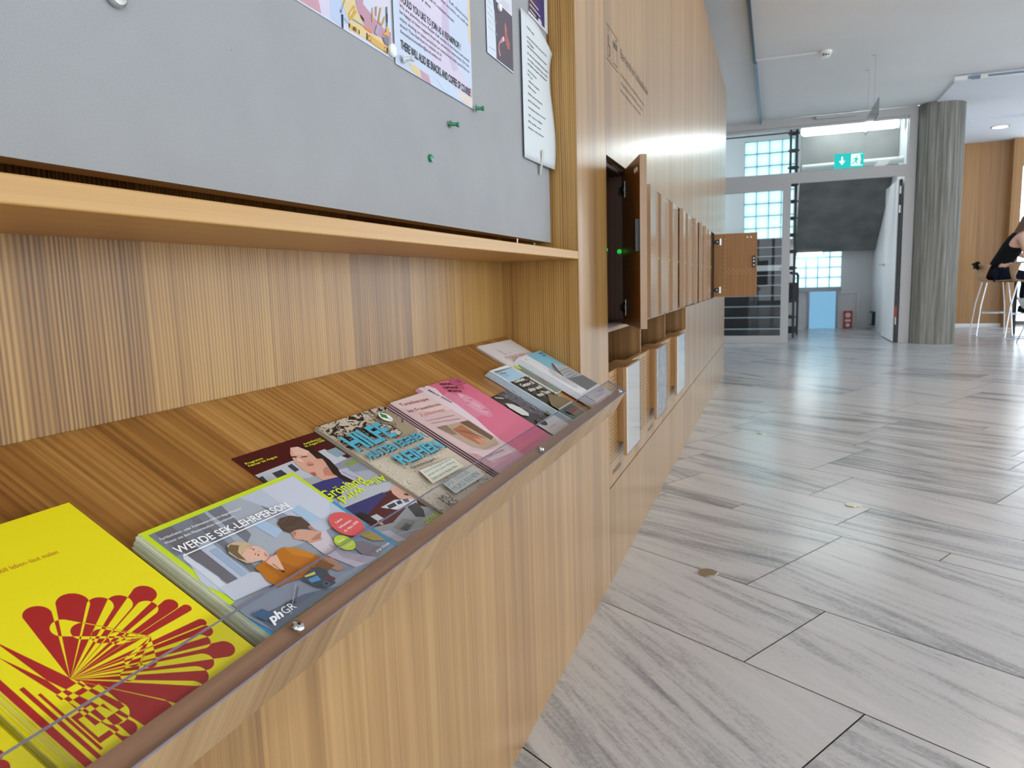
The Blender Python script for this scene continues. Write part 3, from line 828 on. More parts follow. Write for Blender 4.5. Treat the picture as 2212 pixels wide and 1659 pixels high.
# ---------------------------------------------------------------- lockers
def perf(mb_, pts, nrm, r, mat, n=8, off=.0003):
    for p in pts: mb_.disc(Vector(p)+Vector(nrm)*off, nrm, r, n, mat)
LW = PITCH_L-.006; LH = ZT-ZD-.006
DT = .02
def locker_proto():
    root = empty('locker', (0, 0, 0), 'x', 'locker', 'upper row of wooden lockers')
    mb = MB(); t = .016
    y0, y1, z0, z1 = .0005, PITCH_L-.0005, 0.0, ZT-ZD
    mb.box(-.45, -.021, y0, y0+t/2, z0, z1); mb.box(-.45, -.021, y1-t/2, y1, z0, z1)
    mb.box(-.45, -.021, y0+t/2, y1-t/2, z0, z0+t); mb.box(-.45, -.021, y0+t/2, y1-t/2, z1-t, z1); mb.box(-.45, -.44, y0+t/2, y1-t/2, z0+t, z1-t)
    mb.box(-.021, -.0008, y0, y0+.0022, z0, z1); mb.box(-.021, -.0008, y1-.0022, y1, z0, z1)
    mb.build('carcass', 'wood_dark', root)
    mb = MB(); mb.box(-DT, 0, -LW, 0, .003, .003+LH)
    pts = []
    for i in range(27):
        for j in range(15):
            pts.append((0, -.05-j*.016-(.008 if i % 2 else 0), .05+i*.0155))
    perf(mb, pts, (1, 0, 0), .0021, 2, 6)
    # inner face: rows of holes
    H = LH; pin = [(-DT, -.085, .003+H*(1-(.08+.067*k))) for k in range(13)]
    pin += [(-DT, -.085-.033*k, .003+H*(1-.562)) for k in range(1, 7)] + [(-DT, -.10-.033*k, .003+H*(1-.595)) for k in range(6)] + [(-DT, -.085-.033*k, .003+H*(1-.632)) for k in range(1, 7)]
    perf(mb, pin, (-1, 0, 0), .0062, 4, 10)
    perf(mb, [(a_, b_, c_+.001) for a_, b_, c_ in pin], (-1, 0, 0), .0046, 2, 10, .0005)
    mb.f[3] = (mb.f[3][0], 3, (1, 1, 1), False); mb.f[5] = (mb.f[5][0], 1, (1, 1, 1), False)
    door = mb.build('door', ['wood_door', 'wood_doorin', 'hole_shade', 'wood', 'hole_rim_glint'], root)
    door.location = (0, PITCH_L-.002, 0)
    for zz in (.003+H*.875, .003+H*.11):
        mb = MB(); mb.lathe((-DT, -.024, zz), (-1, 0, 0), [(0, .0175), (.004, .0175), (.006, .013), (.011, .009)], 18, 0)
        mb.box(-DT-.012, -DT-.002, -.02, .0, zz-.012, zz+.012, 0); mb.disc((-DT-.0115, -.024, zz), (-1, 0, 0), .005, 8, 1)
        mb.box(-DT-.0008, -DT, -.055, -.043, zz-.026, zz+.026, 1)
        mb.build('hinge', ['black', 'steel'], door)
    mb = MB(); mb.box(-DT-.012, -DT, -LW+.012, -LW+.034, .003+H*.455, .003+H*.64, 0)
    for zz in (.49, .55, .60): mb.disc((-DT-.0125, -LW+.023, .003+H*zz), (-1, 0, 0), .004, 8, 1)
    mb.build('lock_plate', ['black', 'steel'], door)
    for yy in (-LW+.047, -LW+.075):
        mb = MB(); mb.lathe((-DT, yy, .003+H*.93), (-1, 0, 0), [(0, .007), (.003, .0065), (.004, .004)], 14); mb.build('bumper', 'white', door)
    mb = MB(); mb.box(-.012, .0008, .0002, .0030, .234, .242); mb.build('status_light', 'led_green', root); mb = MB(); mb.lathe((-.030, PITCH_L-.0085, .245), (0, -1, 0), [(0, .008), (.004, .007), (.006, .002)], 12)
    mb.build('status_light', 'led_green', root)
    return root
loc0 = locker_proto()
AJAR = [20.0, 1.2, 3.4, 1.9, 2.6, 4.3, 1.8, 3.6, 4.4, 3.8, 1.7, 90.0]
LLAB = ['wooden locker beside the niche, its door half open over a dark inside', 'locker hidden behind the half open door next to the niche', 'third locker from the niche, its door slightly ajar beside the half open one',
        'fourth upper locker counted from the niche, barely ajar', 'fifth upper locker counted from the niche, barely ajar', 'sixth upper locker counted from the niche, ajar with a wide bare door edge',
        'seventh upper locker counted from the niche, narrowly ajar', 'eighth upper locker counted from the niche, narrowly ajar', 'fourth upper locker counted back from the wide open far door', 'third upper locker counted back from the wide open far door',
        'second to last upper locker, next to the wide open door', 'farthest locker, its perforated door swung wide open into the hall']
ORD = list(range(12))
for k in ORD:
    r = loc0 if k == 0 else copy_tree(loc0)
    r.location = (0, LY+PITCH_L*k, ZD); r['label'] = LLAB[k]
    for ch in r.children:
        if ch.name.startswith('door'): ch.rotation_euler = (0, 0, math.radians(AJAR[k]))

# low closed cabinets under the far lockers
def low_cab(i):
    y0 = LY+PITCH_L*6+.67*i; w = .67-.003; z0, z1 = ZB, ZD-.004
    r = empty('low_cabinet', (0, y0, z0), ['low closed cabinet with perforated door beside the last open bin', 'middle one of the three low closed perforated cabinets', 'low closed perforated cabinet under the wide open far door'][i], 'cabinet', 'low perforated cabinets')
    mb = MB(); mb.box(-.02, 0, .0015, w, 0, z1-z0)
    perf(mb, [(0, .05+.024*j+(.012 if k % 2 else 0), .05+k*.016) for k in range(24) for j in range(24)], (1, 0, 0), .0026, 1, 6)
    d = mb.build('door', ['wood', 'hole_shade'], r)
    if i == 1:
        m2 = MB(); m2.disc((.0004, .42, .30), (1, 0, 0), .009, 10); m2.build('lock', 'black', d)
    mb = MB(); mb.box(-.45, -.022, .002, w, 0, z1-z0); mb.build('carcass', 'wood_in', r)
for i in range(3): low_cab(i)

# open magazine bins: perforated front with a slot, display board with an acrylic sheet
BREL = [(.118, .127, .367), (.082, .087, .352), (.058, .060, .367)]
BLAB = ['first magazine bin beside the desk end, marked ENGLISH', 'magazine bin marked DEUTSCH between two other bins', 'third and farthest open magazine bin, its sheet glaring blue white']
for i in range(3):
    y0 = LY+.67*i; w = .669
    r = empty('magazine_bin', (0, y0, ZB), BLAB[i], 'magazine bin', 'open magazine bins under the lockers')
    h = .357; s0, b0, b1 = BREL[i]; s1 = b1-.005; sb = .118
    mb = MB(); mb.box(-.02, 0, .001, s0, 0, h); mb.box(-.02, 0, s1, w-.001, 0, h); mb.box(-.02, 0, s0, s1, 0, sb)
    pts = []
    k = 0; zz = .075
    while zz < h-.012:
        yy = .014+(.009 if k % 2 else 0)
        while yy < w-.012:
            if yy < s0-.01 or yy > s1+.02 or zz < sb-.01: pts.append((0, yy, zz))
            yy += .018
        zz += .0125; k += 1
    perf(mb, pts, (1, 0, 0), .0032, 1, 8)
    if i < 2: put_text(mb, ('ENGLISH', 'DEUTSCH')[i], (.043, .030), (.165, .030), .015, .0004, 2, GC, .01, wallmap)
    mb.build('front_panel', ['wood', 'dark_hole', 'print_matt'], r)
    mb = MB(); hh = ZD-ZB
    mb.box(-.36, -.34, .0, w, 0, hh); mb.box(-.34, -.0205, .0, w, 0, .012); mb.box(-.34, -.022, 0, .008, .012, hh); mb.box(-.34, -.022, w-.008, w, .012, hh)
    mb.box(-.34, -.022, .008, w-.008, hh-.012, hh)
    mb.build('carcass', 'wood_in', r)
    for yy in (0.0005, w-.0095):
        mb = MB(); mb.box(-.022, -.0205, yy, yy+.009, .012, hh); mb.build('divider_edge', 'wood_door', r)
    mb = MB(); mb.box(.0172, .0285, b0, b1, .074, .360); mb.box(-.055, .0171, b0+.0005, b1-.008, sb+.001, .358, 1)
    db = mb.build('display_board', ['wood', 'wood_in'], r, bevel=.001)
    mb = MB(); mb.box(.0286, .0292, b0+.004, b1-.004, .078, .356); mb.build('display_print', ('paper', 'paper_blue', 'paper')[i], db)
    mb = MB(); mb.box(.0294, .0332, b0+.001, b1-.001, .0745, .3595)
    ac = mb.build('acrylic_sheet', 'acrylic_front', db)
    if i == 2: ac.rotation_euler = (0, 0, 0)

# ================================================================ LEAFLETS ON THE DESK
def on_desk(o, y, d, up, rot=0.0):
    u = Vector((0, 1, 0)); vv = -SV; nn = NV; p = dk(y, d, up)
    R3 = Matrix((u, vv, nn)).transposed() @ rz(rot)
    o.matrix_world = Matrix.Translation(p) @ R3.to_4x4()
D0 = -.0088
rj = random.Random(5)
def stack(n, t, w, h, y, base, label, group,  side='#e9e7e1', top='#f2f1ee', fan=0.0, jit=.0008, name='leaflet', rot=0.0, d=D0, first=None, thick=.94):
    """n plain copies under a top leaflet"""
    proto = None
    for i in range(n):
        if proto is None:
            s = Sheet(w, h, t*thick, top, side); proto = s.build(name, 'print'); o = proto
        else: o = proto.copy(); COL.objects.link(o)
        on_desk(o, y+rj.uniform(-jit, jit)-fan*(n-i), d+rj.uniform(0, jit), base+t*i, rot)
        tag(o, label, 'leaflet', group)
    return proto
def top(sheet, mats, y, base, label, group=None, rot=0.0, d=D0, name='leaflet'):
    o = sheet.build(name, mats); on_desk(o, y, d, base, rot); tag(o, label, 'leaflet', group); return o

# yellow cards with the red petal print
a = ART['yellow']
def yellow_card():
    s = Sheet(.148, .210, .0022, '#ecdd12', '#e6dd55', 1)
    s.text('still leben–laut malen', (58, 163.5), (103, 161.5), 4.2, '#a8301f'); return s
yc = yellow_card(); yo = top(yc, ['print', 'petals'], .2775, .0158, 'topmost yellow card with a red petal pattern, beside the lime bordered leaflets')
stack(7, .00225, .148, .210, .2775, .0, 'yellow card under the topmost one in the stack beside the lime bordered leaflets', 'yellow cards in the thick stack', '#e9e06a', '#ecdd12', .0006, thick=.84)
y2 = yo.copy(); COL.objects.link(y2); on_desk(y2, .121, D0, .0065, 0); tag(y2, 'topmost yellow and red card of the lower stack in the front left corner', 'leaflet')
stack(3, .00215, .148, .210, .121, .0, 'yellow card under the topmost one in the low corner stack', 'yellow cards in the low corner stack', '#e9e06a', '#ecdd12', .0006)

# thick stack of lime bordered teacher training leaflets
a = ART['werde']
s = Sheet(.210, .148, .0011, '#c9e02c', '#d9ddc4')
s.rect(0, 0, 5.6, 43, '#3d94c4'); s.rect(204, 0, 210, 88, '#3d94c4')
s.rect(5.6, 0, 204.4, 142.5, '#8f98a6')
s.rect(5.6, 110, 204.4, 142.5, '#7d828c')
s.poly([(70, 142.5), (130, 142.5), (120, 60), (60, 70)], '#a9b0bb')
s.poly([(118, 142.5), (204, 142.5), (204, 60), (150, 60), (140, 100)], '#bcc4d4')
s.poly([(150, 142.5), (204, 142.5), (204, 90), (175, 70), (150, 100)], '#c9cfdd')
s.poly(a['bright'], '#c3cad8'); s.poly([(28, 110), (44, 112), (42, 50), (27, 45)], '#b9c2d2')
s.poly([(12, 142), (30, 142), (28, 50), (18, 50)], '#6f6d74'); s.poly([(52, 142), (60, 142), (50, 37), (43, 37)], '#72757e'); s.poly([(74, 142), (92, 142), (84, 96), (72, 90)], '#777a84')
s.poly([(8, 104), (14, 110), (15, 56), (7, 52)], '#d3d7e1'); s.poly([(34, 100), (42, 100), (40, 56), (33, 58)], '#9fb2cc'); s.poly([(96, 108), (112, 104), (116, 84), (100, 80)], '#a9c0da'); s.poly([(150, 100), (165, 104), (168, 76), (152, 78)], '#a8c4de')
s.poly([(5.6, 44), (39, 40), (70, 34), (45, 60), (5.6, 62)], '#c2c7d4')
s.poly(a['table'], '#9aa0ab'); s.poly([(5.6, 0), (100, 0), (60, 14), (5.6, 20)], '#6f7784')
s.poly(a['mbody'], '#cfc3cc'); s.poly([(140, 45), (152, 20), (170, 2), (150, 2), (136, 24)], '#b5a8b4'); s.poly([(122, 56), (140, 52), (146, 60), (138, 68), (128, 64)], '#c79a86')
s.poly(a['marm'], '#c09078'); s.poly(a['mface'], '#d2a28c'); s.poly(a['mhair'], '#57463d'); s.ell(145, 70.5, 2.4, 3.6, '#c8937c'); s.ell(145, 70.5, 1.3, 2.2, '#a96f5a'); s.poly([(119, 77), (124, 76), (122, 72), (118, 70)], '#c08a74'); s.line((121, 74), (125, 74.6), .7, '#4a342a'); s.line((118, 64), (122, 63), .8, '#a2604f'); s.line((122, 92), (136, 95), .8, '#6d594c'); s.line((126, 86), (144, 88), .8, '#453630'); s.line((120, 84), (132, 80), .7, '#6d594c'); s.poly([(128, 58), (138, 54), (148, 60), (140, 60)], '#b37f6b')
s.poly([(160, 34), (178, 26), (188, 6), (170, 2), (158, 14)], '#8a7f86'); s.poly([(182, 36), (200, 30), (203, 12), (188, 20)], '#b59a4a')
s.poly(a['wbody'], '#b8701f'); s.poly([(60, 60), (74, 58), (84, 40), (78, 30), (60, 40)], '#a86318'); s.poly([(95, 66), (106, 58), (114, 42), (106, 40), (94, 54)], '#c67f2b'); s.poly([(96, 30), (112, 34), (118, 20), (104, 20)], '#8a5a32')
s.poly(a['wneck'], '#e2b49c'); s.poly(a['wface'], '#e3b6a2'); s.poly([(54, 80), (62, 84), (72, 83), (69, 85), (60, 86), (53, 82)], '#cf9d88'); s.poly([(60, 64), (66, 61), (73, 63), (76, 71), (74, 66), (66, 63)], '#c98f7a'); s.poly([(64.2, 71.6), (66.2, 72.4), (66.6, 71.2), (64.8, 70.6)], '#3b2620'); s.poly([(66.8, 80), (68.6, 79.6), (68.4, 78.4), (67, 78.6)], '#3b2620'); s.line((62.8, 73.2), (65.6, 74.4), .6, '#8a6a52'); s.line((65.6, 81.6), (68.4, 81.2), .6, '#8a6a52'); s.poly([(68, 74.5), (70.5, 75.2), (70, 73)], '#d59c86'); s.poly([(70, 66.5), (72.2, 70.5), (72.8, 69.6), (71.6, 66)], '#b04a44'); s.poly([(70.6, 67.2), (71.8, 69.6), (72.1, 69.2), (71.2, 67)], '#f5e9e2'); s.line((46, 84), (50, 72), .7, '#e0cfae'); s.line((49, 90), (60, 93), .7, '#e3d3b4'); s.line((56, 92), (68, 88), .6, '#a8906a')
s.poly(a['whair'], '#c9b28c'); s.poly([(46, 92), (54, 95), (60, 90), (52, 84), (50, 72), (46, 78)], '#77614a')
s.line((67, 56), (67, 45), .6, '#6a4a2a'); s.ell(67.5, 43.5, 1.2, 1.7, '#3d2c20')
s.poly(a['machine'], '#3f4a52'); s.poly(a['machy'], '#d8c262'); s.poly(a['machb'], '#5b93bf'); s.poly([(92, 14), (100, 16), (102, 8), (96, 6)], '#6d3a44'); s.ell(88, 9, 4, 3, '#5b6e82'); s.ell(88, 9, 2.4, 1.7, '#2e3a44')
s.poly(a['cup'], '#3f5f80'); s.poly(a['ring'], '#3a4450'); s.line((44, 10), (62, 22), 1.0, '#5d6570'); s.line((30, 4), (64, 26), .5, '#b9bec7')
s.ell(184, 53, 20.5, 19.5, '#d9595c'); s.ell(155, 35, 11.5, 11.5, '#b9cf33')
s.text('Fachbachelor- oder Fachmasterstudium abgeschlossen?', (7, 130), (103, 126.5), 2.9, '#f4f5f8'); s.text('Weiter mit dem Masterstudium Sekundarstufe.', (6.5, 124), (88, 120.8), 2.9, '#f4f5f8')
s.text('WERDE SEK-LEHRPERSON', (7, 109.5), (151, 104), 8.4, '#ffffff', .012); s.line((8, 105.5), (152, 101.5), 1.2, '#ffffff')
s.text('Online-', (173, 59), (187, 60.2), 3.0, '#ffffff'); s.text('Infoanlass:', (170, 52), (194, 53), 3.0, '#ffffff'); s.text('19. März 2026', (170, 44.5), (199, 47.5), 3.0, '#ffffff')
s.text('Teilzeit', (148, 38), (160, 38), 2.1, '#ffffff', .02); s.text('Studium', (147, 33.5), (160, 33.5), 2.1, '#ffffff', .02); s.text('in Chur', (150, 29), (161, 29), 2.1, '#ffffff')
s.text('ph', (8, 6.5), (24, 6), 8.0, '#ffffff', .04, .25); s.text('GR', (25.5, 6.2), (40, 5.5), 7.5, '#ffffff', -.006); s.text('phgr.ch/sek', (173, 5.5), (199, 5.5), 3.0, '#f2f2f2')
top(s, 'print', .4424, .0190, 'topmost leaflet with lime border, two people and the words WERDE SEK-LEHRPERSON')
stack(17, .00102, .210, .148, .4424, .0017, 'leaflet with pale edges under the topmost one in the thick lime bordered stack', 'lime bordered leaflets in the thick stack', '#dcdecb', '#d9dcc0', 0, .0010)

# maroon exhibition programme
a = ART['groen']
s = Sheet(.166, .214, .0012, '#4a1418', '#5d3034')
s.poly(a['bldg'], '#c4c8d2'); s.poly([(0, 160), (60, 146), (122, 150), (150, 148), (166, 130), (166, 60), (0, 60)], '#a9adb8')
for w_ in ('w1', 'w2', 'w3'): s.poly(a[w_], '#39414f')
s.poly(a['w4'], '#8ea7b5'); s.poly([(110, 150), (166, 152), (166, 118), (120, 128)], '#8d93a0'); s.poly([(128, 146), (160, 148), (160, 138), (130, 138)], '#8b9a5c')
s.poly(a['body'], '#3a3a78'); s.poly(a['face'], '#dca994'); s.poly([(88, 200), (103, 198), (109, 187), (96, 180), (80, 188)], '#e9beac'); s.poly([(90, 150), (100, 152), (97, 132), (80, 140)], '#c4866f')
s.poly(a['hair'], '#2a1c1c'); s.poly([(70, 188), (80, 184), (78, 182), (70, 185)], '#3a2622'); s.ell(103, 162, 4, 6.5, '#e0a38c'); s.ell(84, 165, 5, 4, '#d08c78'); s.poly([(67, 152), (74, 151), (72, 145), (67, 145)], '#b8604e'); s.line((84, 180), (94, 178), 1.6, '#4a2a22'); s.line((78, 164), (86, 162), 1.8, '#a85a52'); s.poly([(72, 178), (76, 172), (80, 172), (78, 180)], '#efc9b8')
s.poly(a['bottle'], '#b8bac9'); s.line((110, 134), (122, 100), 1.5, '#7c80b4'); s.line((124, 134), (126, 118), 1.2, '#8084b2')
s.poly(a['grey2'], '#b9bdc4'); s.poly([(64, 84), (100, 82), (140, 76), (166, 72), (166, 30), (30, 30), (30, 84)], '#551a1c')
s.poly([(40, 86), (74, 84), (124, 80), (124, 74), (60, 62), (44, 70)], '#37386f')
s.poly(a['face2'], '#dfae9c'); s.poly([(142, 50), (158, 50), (166, 44), (160, 40)], '#2a1c1c'); s.poly([(150, 64), (156, 60), (154, 57), (149, 60)], '#4a2c26')
s.poly(a['bldg2'], '#d9dbe2'); s.poly(a['w5'], '#3b4350'); s.poly([(122, 58), (132, 58), (130, 52), (121, 53)], '#3b4350'); s.poly([(136, 57), (146, 54), (142, 49), (134, 51)], '#59657a')
s.poly([(30, 48), (80, 36), (136, 46), (166, 20), (166, 0), (30, 0)], '#a7a9ac'); s.poly(a['hair2'], '#231a1c'); s.ell(64, 44, 3, 4, '#d9a48e'); s.poly(a['win5'], '#c7ccd4'); s.poly(a['dark3'], '#3a3c40')
s.poly([(70, 30), (100, 34), (112, 22), (84, 14)], '#8c9088'); s.poly([(76, 24), (96, 26), (98, 20), (82, 16)], '#5c6166'); s.poly([(48, 34), (62, 30), (66, 8), (52, 12)], '#c9ccd6'); s.line((66, 20), (118, 6), 1.2, '#d8dadf')
s.text('Programm', (4.5, 196.5), (33, 196.5), 3.4, '#e6ee3a', .012); s.text('Februar bis August', (4.5, 191.7), (53, 191.7), 3.4, '#e6ee3a', .012)
s.text('Ausstellung bis', (110, 196.5), (147, 196.5), 3.4, '#e6ee3a', .012); s.text('16. August 2026', (108, 191.7), (148, 191.7), 3.4, '#e6ee3a', .012)
s.text('Grönland', (40, 105), (121, 104), 14.5, '#dcef22', .012); s.text('wird neu', (104, 101.5), (6, 102.5), 12.5, '#dcef22', .012); s.text('Alles', (158, 104), (113, 106), 11.5, '#dcef22', .012); s.text('bleibt', (166, 15), (120, 17), 11, '#c8e02a', .01)
top(s, 'print', .6316, .0002, 'maroon exhibition leaflet with a dark haired woman and yellow lettering', rot=-.01)

# talk leaflet with contour lines and blue block letters
a = ART['hilfe']
s = Sheet(.172, .214, .0019, '#cdbda0', '#b9ad98', 1)
s.poly([(102, 146), (131, 150), (133, 168), (116, 182), (118, 200), (170, 202), (172, 150), (150, 128)], '#a2937c'); s.line((116, 200), (112, 168), 1.2, '#1c1815'); s.line((112, 168), (102, 144), 1.2, '#1c1815'); s.line((102, 144), (131, 150), 1.2, '#1c1815'); s.line((131, 150), (134, 166), 1.2, '#1c1815'); s.line((134, 166), (116, 182), 1.2, '#1c1815')
rr = random.Random(9)
for i in range(70):
    x_, y_ = rr.uniform(2, 168), rr.uniform(165, 212); s.line((x_, y_), (x_+rr.uniform(-9, 9), y_+rr.uniform(-7, 7)), rr.uniform(.6, 2.0), '#211c19')
for i in range(40):
    x_, y_ = rr.uniform(120, 170), rr.uniform(2, 30); s.line((x_, y_), (x_+rr.uniform(-7, 7), y_+rr.uniform(-6, 6)), rr.uniform(.5, 1.2), '#2b2622')
for dx, c_ in ((1.6, '#1b1c1e'), (0, '#4fb2cf')):
    s.text('HILFE', (-6+dx+8, 146-dx), (106+dx, 147-dx), 33, c_, .035); s.text('AUS DEN EIGENEN', (2+dx, 125.5-dx), (154+dx, 122-dx), 14, c_, .03); s.text('REIHEN', (40+dx, 95-dx), (161+dx, 90-dx), 21, c_, .035)
s.text('Katholisches Bruder K.', (43, 82), (110, 77), 5, '#1b1917', .02)
s.poly(a['box1'], '#ddd8c6'); s.poly(a['box2'], '#cfcbbd')
s.text('Jüdische Flüchtlingshilfe während', (52, 67), (136, 64.5), 4.2, '#5a9bae'); s.text('und nach dem Zweiten Weltkrieg', (51, 59.5), (133, 58.5), 4.2, '#5a9bae'); s.text('Referat von Dr. Barbara Häne', (50, 51), (126, 50), 4.2, '#5a9bae')
s.text('DO. 19.03.26', (58, 31), (130, 31), 8.5, '#5fa0b2'); s.text('MUKS RIEHEN', (58, 19), (145, 19), 8.5, '#5fa0b2')
s.text('MU', (14, 15.5), (39, 15.5), 10, '#2b2a28'); s.text('KS', (14, 3.5), (38, 3.5), 10, '#2b2a28')
s.ell(133.5, 185, 11.5, 11.5, '#f4f6f2')
for dx, dy in ((-3, 3), (3, 3), (0, 7), (0, -1)): s.ell(133+dx, 186+dy-1, 3.6, 3.2, '#2b8a4c')
s.line((133, 185), (136, 176), 1.4, '#2b8a4c')
top(s, ['print', 'contour'], .790, .0055, 'leaflet with contour lines and the big blue word HILFE')
stack(2, .0019, .172, .214, .790, .0016, 'leaflet lying under the one with the big blue word HILFE', 'leaflets under the blue lettered one', '#8f8676', '#cdbda0', .0006)

# pale pink dance therapy leaflets
a = ART['tanz']
s = Sheet(.116, .210, .0022, '#d9bdbd', '#e8d5d2')
s.poly([(0, 210), (116, 210), (116, 150), (40, 170), (0, 196)], '#e3cdca'); s.poly([(0, 60), (50, 30), (116, 20), (116, 0), (0, 0)], '#cf9aa6'); s.poly([(10, 60), (60, 44), (108, 38), (100, 20), (20, 24)], '#e6cdd0')
s.poly([(15, 130), (112, 116), (108, 60), (96, 46), (46, 50), (26, 66)], '#b9a08c'); s.poly([(15, 130), (44, 126), (36, 100), (24, 104)], '#8b7662'); s.poly([(84, 120), (112, 116), (110, 64), (92, 60)], '#6d5038')
s.poly(a['hand'], '#b06f4e')
for i in range(6): s.line((46+i*5, 108-i*4), (74+i*2, 98-i*6), 1.6, '#8c5236')
s.poly([(58, 80), (72, 70), (70, 58), (52, 62)], '#d88b6d')
s.text('Tanztherapie', (11, 194.5), (97, 188), 7.6, '#b0344a'); s.text('im Frauenkreis', (7, 176.5), (106, 168), 7.6, '#b0344a'); s.text('Zyklustage', (19, 160), (96, 154), 8.0, '#e89a86', .0)
s.text('Ein neuer therapeutischer Erlebnisraum', (15, 147), (97, 136), 3.6, '#a8566a'); s.text('Während deiner Menstruationstage', (16, 138.5), (98, 125), 3.6, '#a8566a')
s.text('LEBEN TANZEN', (20, 36), (84, 31), 4.2, '#b86a86'); s.text('www.tanz-therapie.ch', (22, 25), (90, 18), 3.2, '#b07088')
top(s, 'print', .978, .0102, 'topmost pale pink leaflet with a photo of brown hands')
stack(4, .0025, .116, .210, .978, .0002, 'pale pink leaflet under the topmost one with the photo of hands', 'pale pink leaflets in the fanned stack', '#d8bfc0', '#6a3b44', .0026, thick=.7)

# bright pink leaflets with a pale face
s = Sheet(.163, .229, .0019, '#dc6f8e', '#d58ba2')
s.poly([(0, 229), (36, 229), (46, 216), (36, 193), (36, 163), (27, 118), (13, 86), (6, 60), (0, 47)], '#e9d6df'); s.poly([(36, 193), (60, 200), (90, 170), (60, 120), (30, 120), (36, 163)], '#df86a2')
s.ell(82, 144, 26, 38, '#df89a4', 30, -.35); s.ell(82, 146, 20, 31, '#e59fb5', 30, -.35)
s.ell(72, 158, 5, 2.6, '#cf6f8e', 16, -.4); s.ell(93, 162, 5, 2.6, '#cf6f8e', 16, -.4); s.poly([(80, 154), (86, 156), (90, 140), (82, 138)], '#efb9c9'); s.ell(90, 128, 7, 2.4, '#c95f80', 16, -.4); s.ell(58, 176, 7, 5, '#df8aa6'); s.ell(112, 134, 4, 5, '#d77a98'); s.poly([(70, 172), (96, 178), (104, 160), (100, 178), (84, 190)], '#eab0c2')
s.rect(117, 206, 158, 226, '#8e3450'); s.rect(119, 208, 156, 224, '#dc6f8e')
for i in range(8): s.line((123+i*4, 210), (124.5+i*4, 222), 1.6, '#7b2c45')
s.text('VINTAL', (72, 219), (112, 212), 7, '#3a1524', .03); s.text('OPÉAGE', (68, 208), (112, 198), 7, '#3a1524', .03); s.text('MUSCH', (68, 197), (104, 187), 7, '#3a1524', .03)
s.text('1. März 2026', (14, 226), (26, 170), 6.0, '#43202e', .02)
for i in range(4): s.line((112, 202-i*3), (136-i*3, 202-i*3), .9, '#a84763')
top(s, 'print', 1.1045, .0040, 'bright pink leaflet with a pale face, right of the pale pink stack', rot=-.02)
stack(2, .0019, .163, .229, 1.1045, .0002, 'bright pink leaflet under the one showing a pale face', 'bright pink leaflets under the top one', '#c47f95', '#e7c9d4', .003, rot=-.02)

# dark photo leaflet lying flat
s = Sheet(.146, .152, .0012, '#3c3a40', '#77757a')
s.poly([(0, 152), (60, 152), (40, 120), (0, 130)], '#24231f'); s.poly([(40, 150), (146, 152), (146, 60), (96, 50), (40, 80), (60, 118)], '#575560')
for i in range(70):
    x_, y_ = rr.uniform(50, 140), rr.uniform(48, 148); s.ell(x_, y_, rr.uniform(1.5, 5), rr.uniform(1, 3.5), rr.choice(('#716e7c', '#454350', '#8a8793', '#35343c')), 10, rr.uniform(0, 3))
s.poly([(12, 122), (30, 112), (38, 96), (34, 76), (20, 70), (4, 80), (2, 108)], '#d9d8d4'); s.poly([(90, 60), (110, 60), (104, 46), (92, 46)], '#5d6b40')
s.text('MUSEEN', (8, 142), (30, 132), 5, '#e8e8ea', .02); s.rect(0, 0, 146, 46, '#d5d3d0'); s.ell(30, 44, 16, 12, '#434747'); s.text('Kunst Verein', (24, 22), (66, 22), 5, '#c46a5a')
top(s, 'print', 1.281, .0002, 'dark photo leaflet lying flat, half under the fanned stack with blue top')

# fanned brochures with pale blue top and dark photo
a = ART['lied']
s = Sheet(.106, .210, .0021, '#e9eaec', '#eeeeee')
s.poly([(6, 204), (104, 200), (102, 195), (6, 197)], '#6f7577'); s.rect(4, 160, 102, 198, '#a9cfe6'); s.rect(2, 42, 104, 160, '#35383a'); s.rect(2, 4, 104, 42, '#5c7a76')
for i in range(90):
    s.ell(rr.uniform(6, 100), rr.uniform(46, 156), rr.uniform(2, 8), rr.uniform(1, 4), rr.choice(('#474a48', '#6a6350', '#2b2d2e', '#80765a', '#5a5c55')), 9, rr.uniform(0, 3))
s.poly([(2, 60), (60, 90), (104, 60), (104, 42), (2, 42)], '#7a6a4c'); s.rect(2, 40, 104, 43, '#d9cfc4'); s.poly([(20, 30), (80, 34), (90, 14), (30, 10)], '#86685a')
for t_, p0, p1 in (('Lieder,', (9, 150), (70, 146)), ('Gesang &', (8, 132), (80, 128)), ('alte und', (8, 113), (82, 109)), ('neue Töne', (10, 92), (81, 88))): s.text(t_, p0, p1, 11, '#f4f2ec', .02)
s.text('Basel', (9, 186), (34, 183), 6, '#39627c', .02); s.text('Stadt', (9, 176), (30, 174), 4, '#39627c')
top(s, 'print', 1.401, .0101, 'topmost brochure with pale blue strip and dark photo, in the fanned stack')
stack(4, .0021, .106, .210, 1.401, .0016, 'white edged brochure under the topmost one with the pale blue strip', 'brochures in the fanned stack', '#e6e6ea', '#8fa9bd', .0038, thick=.72)

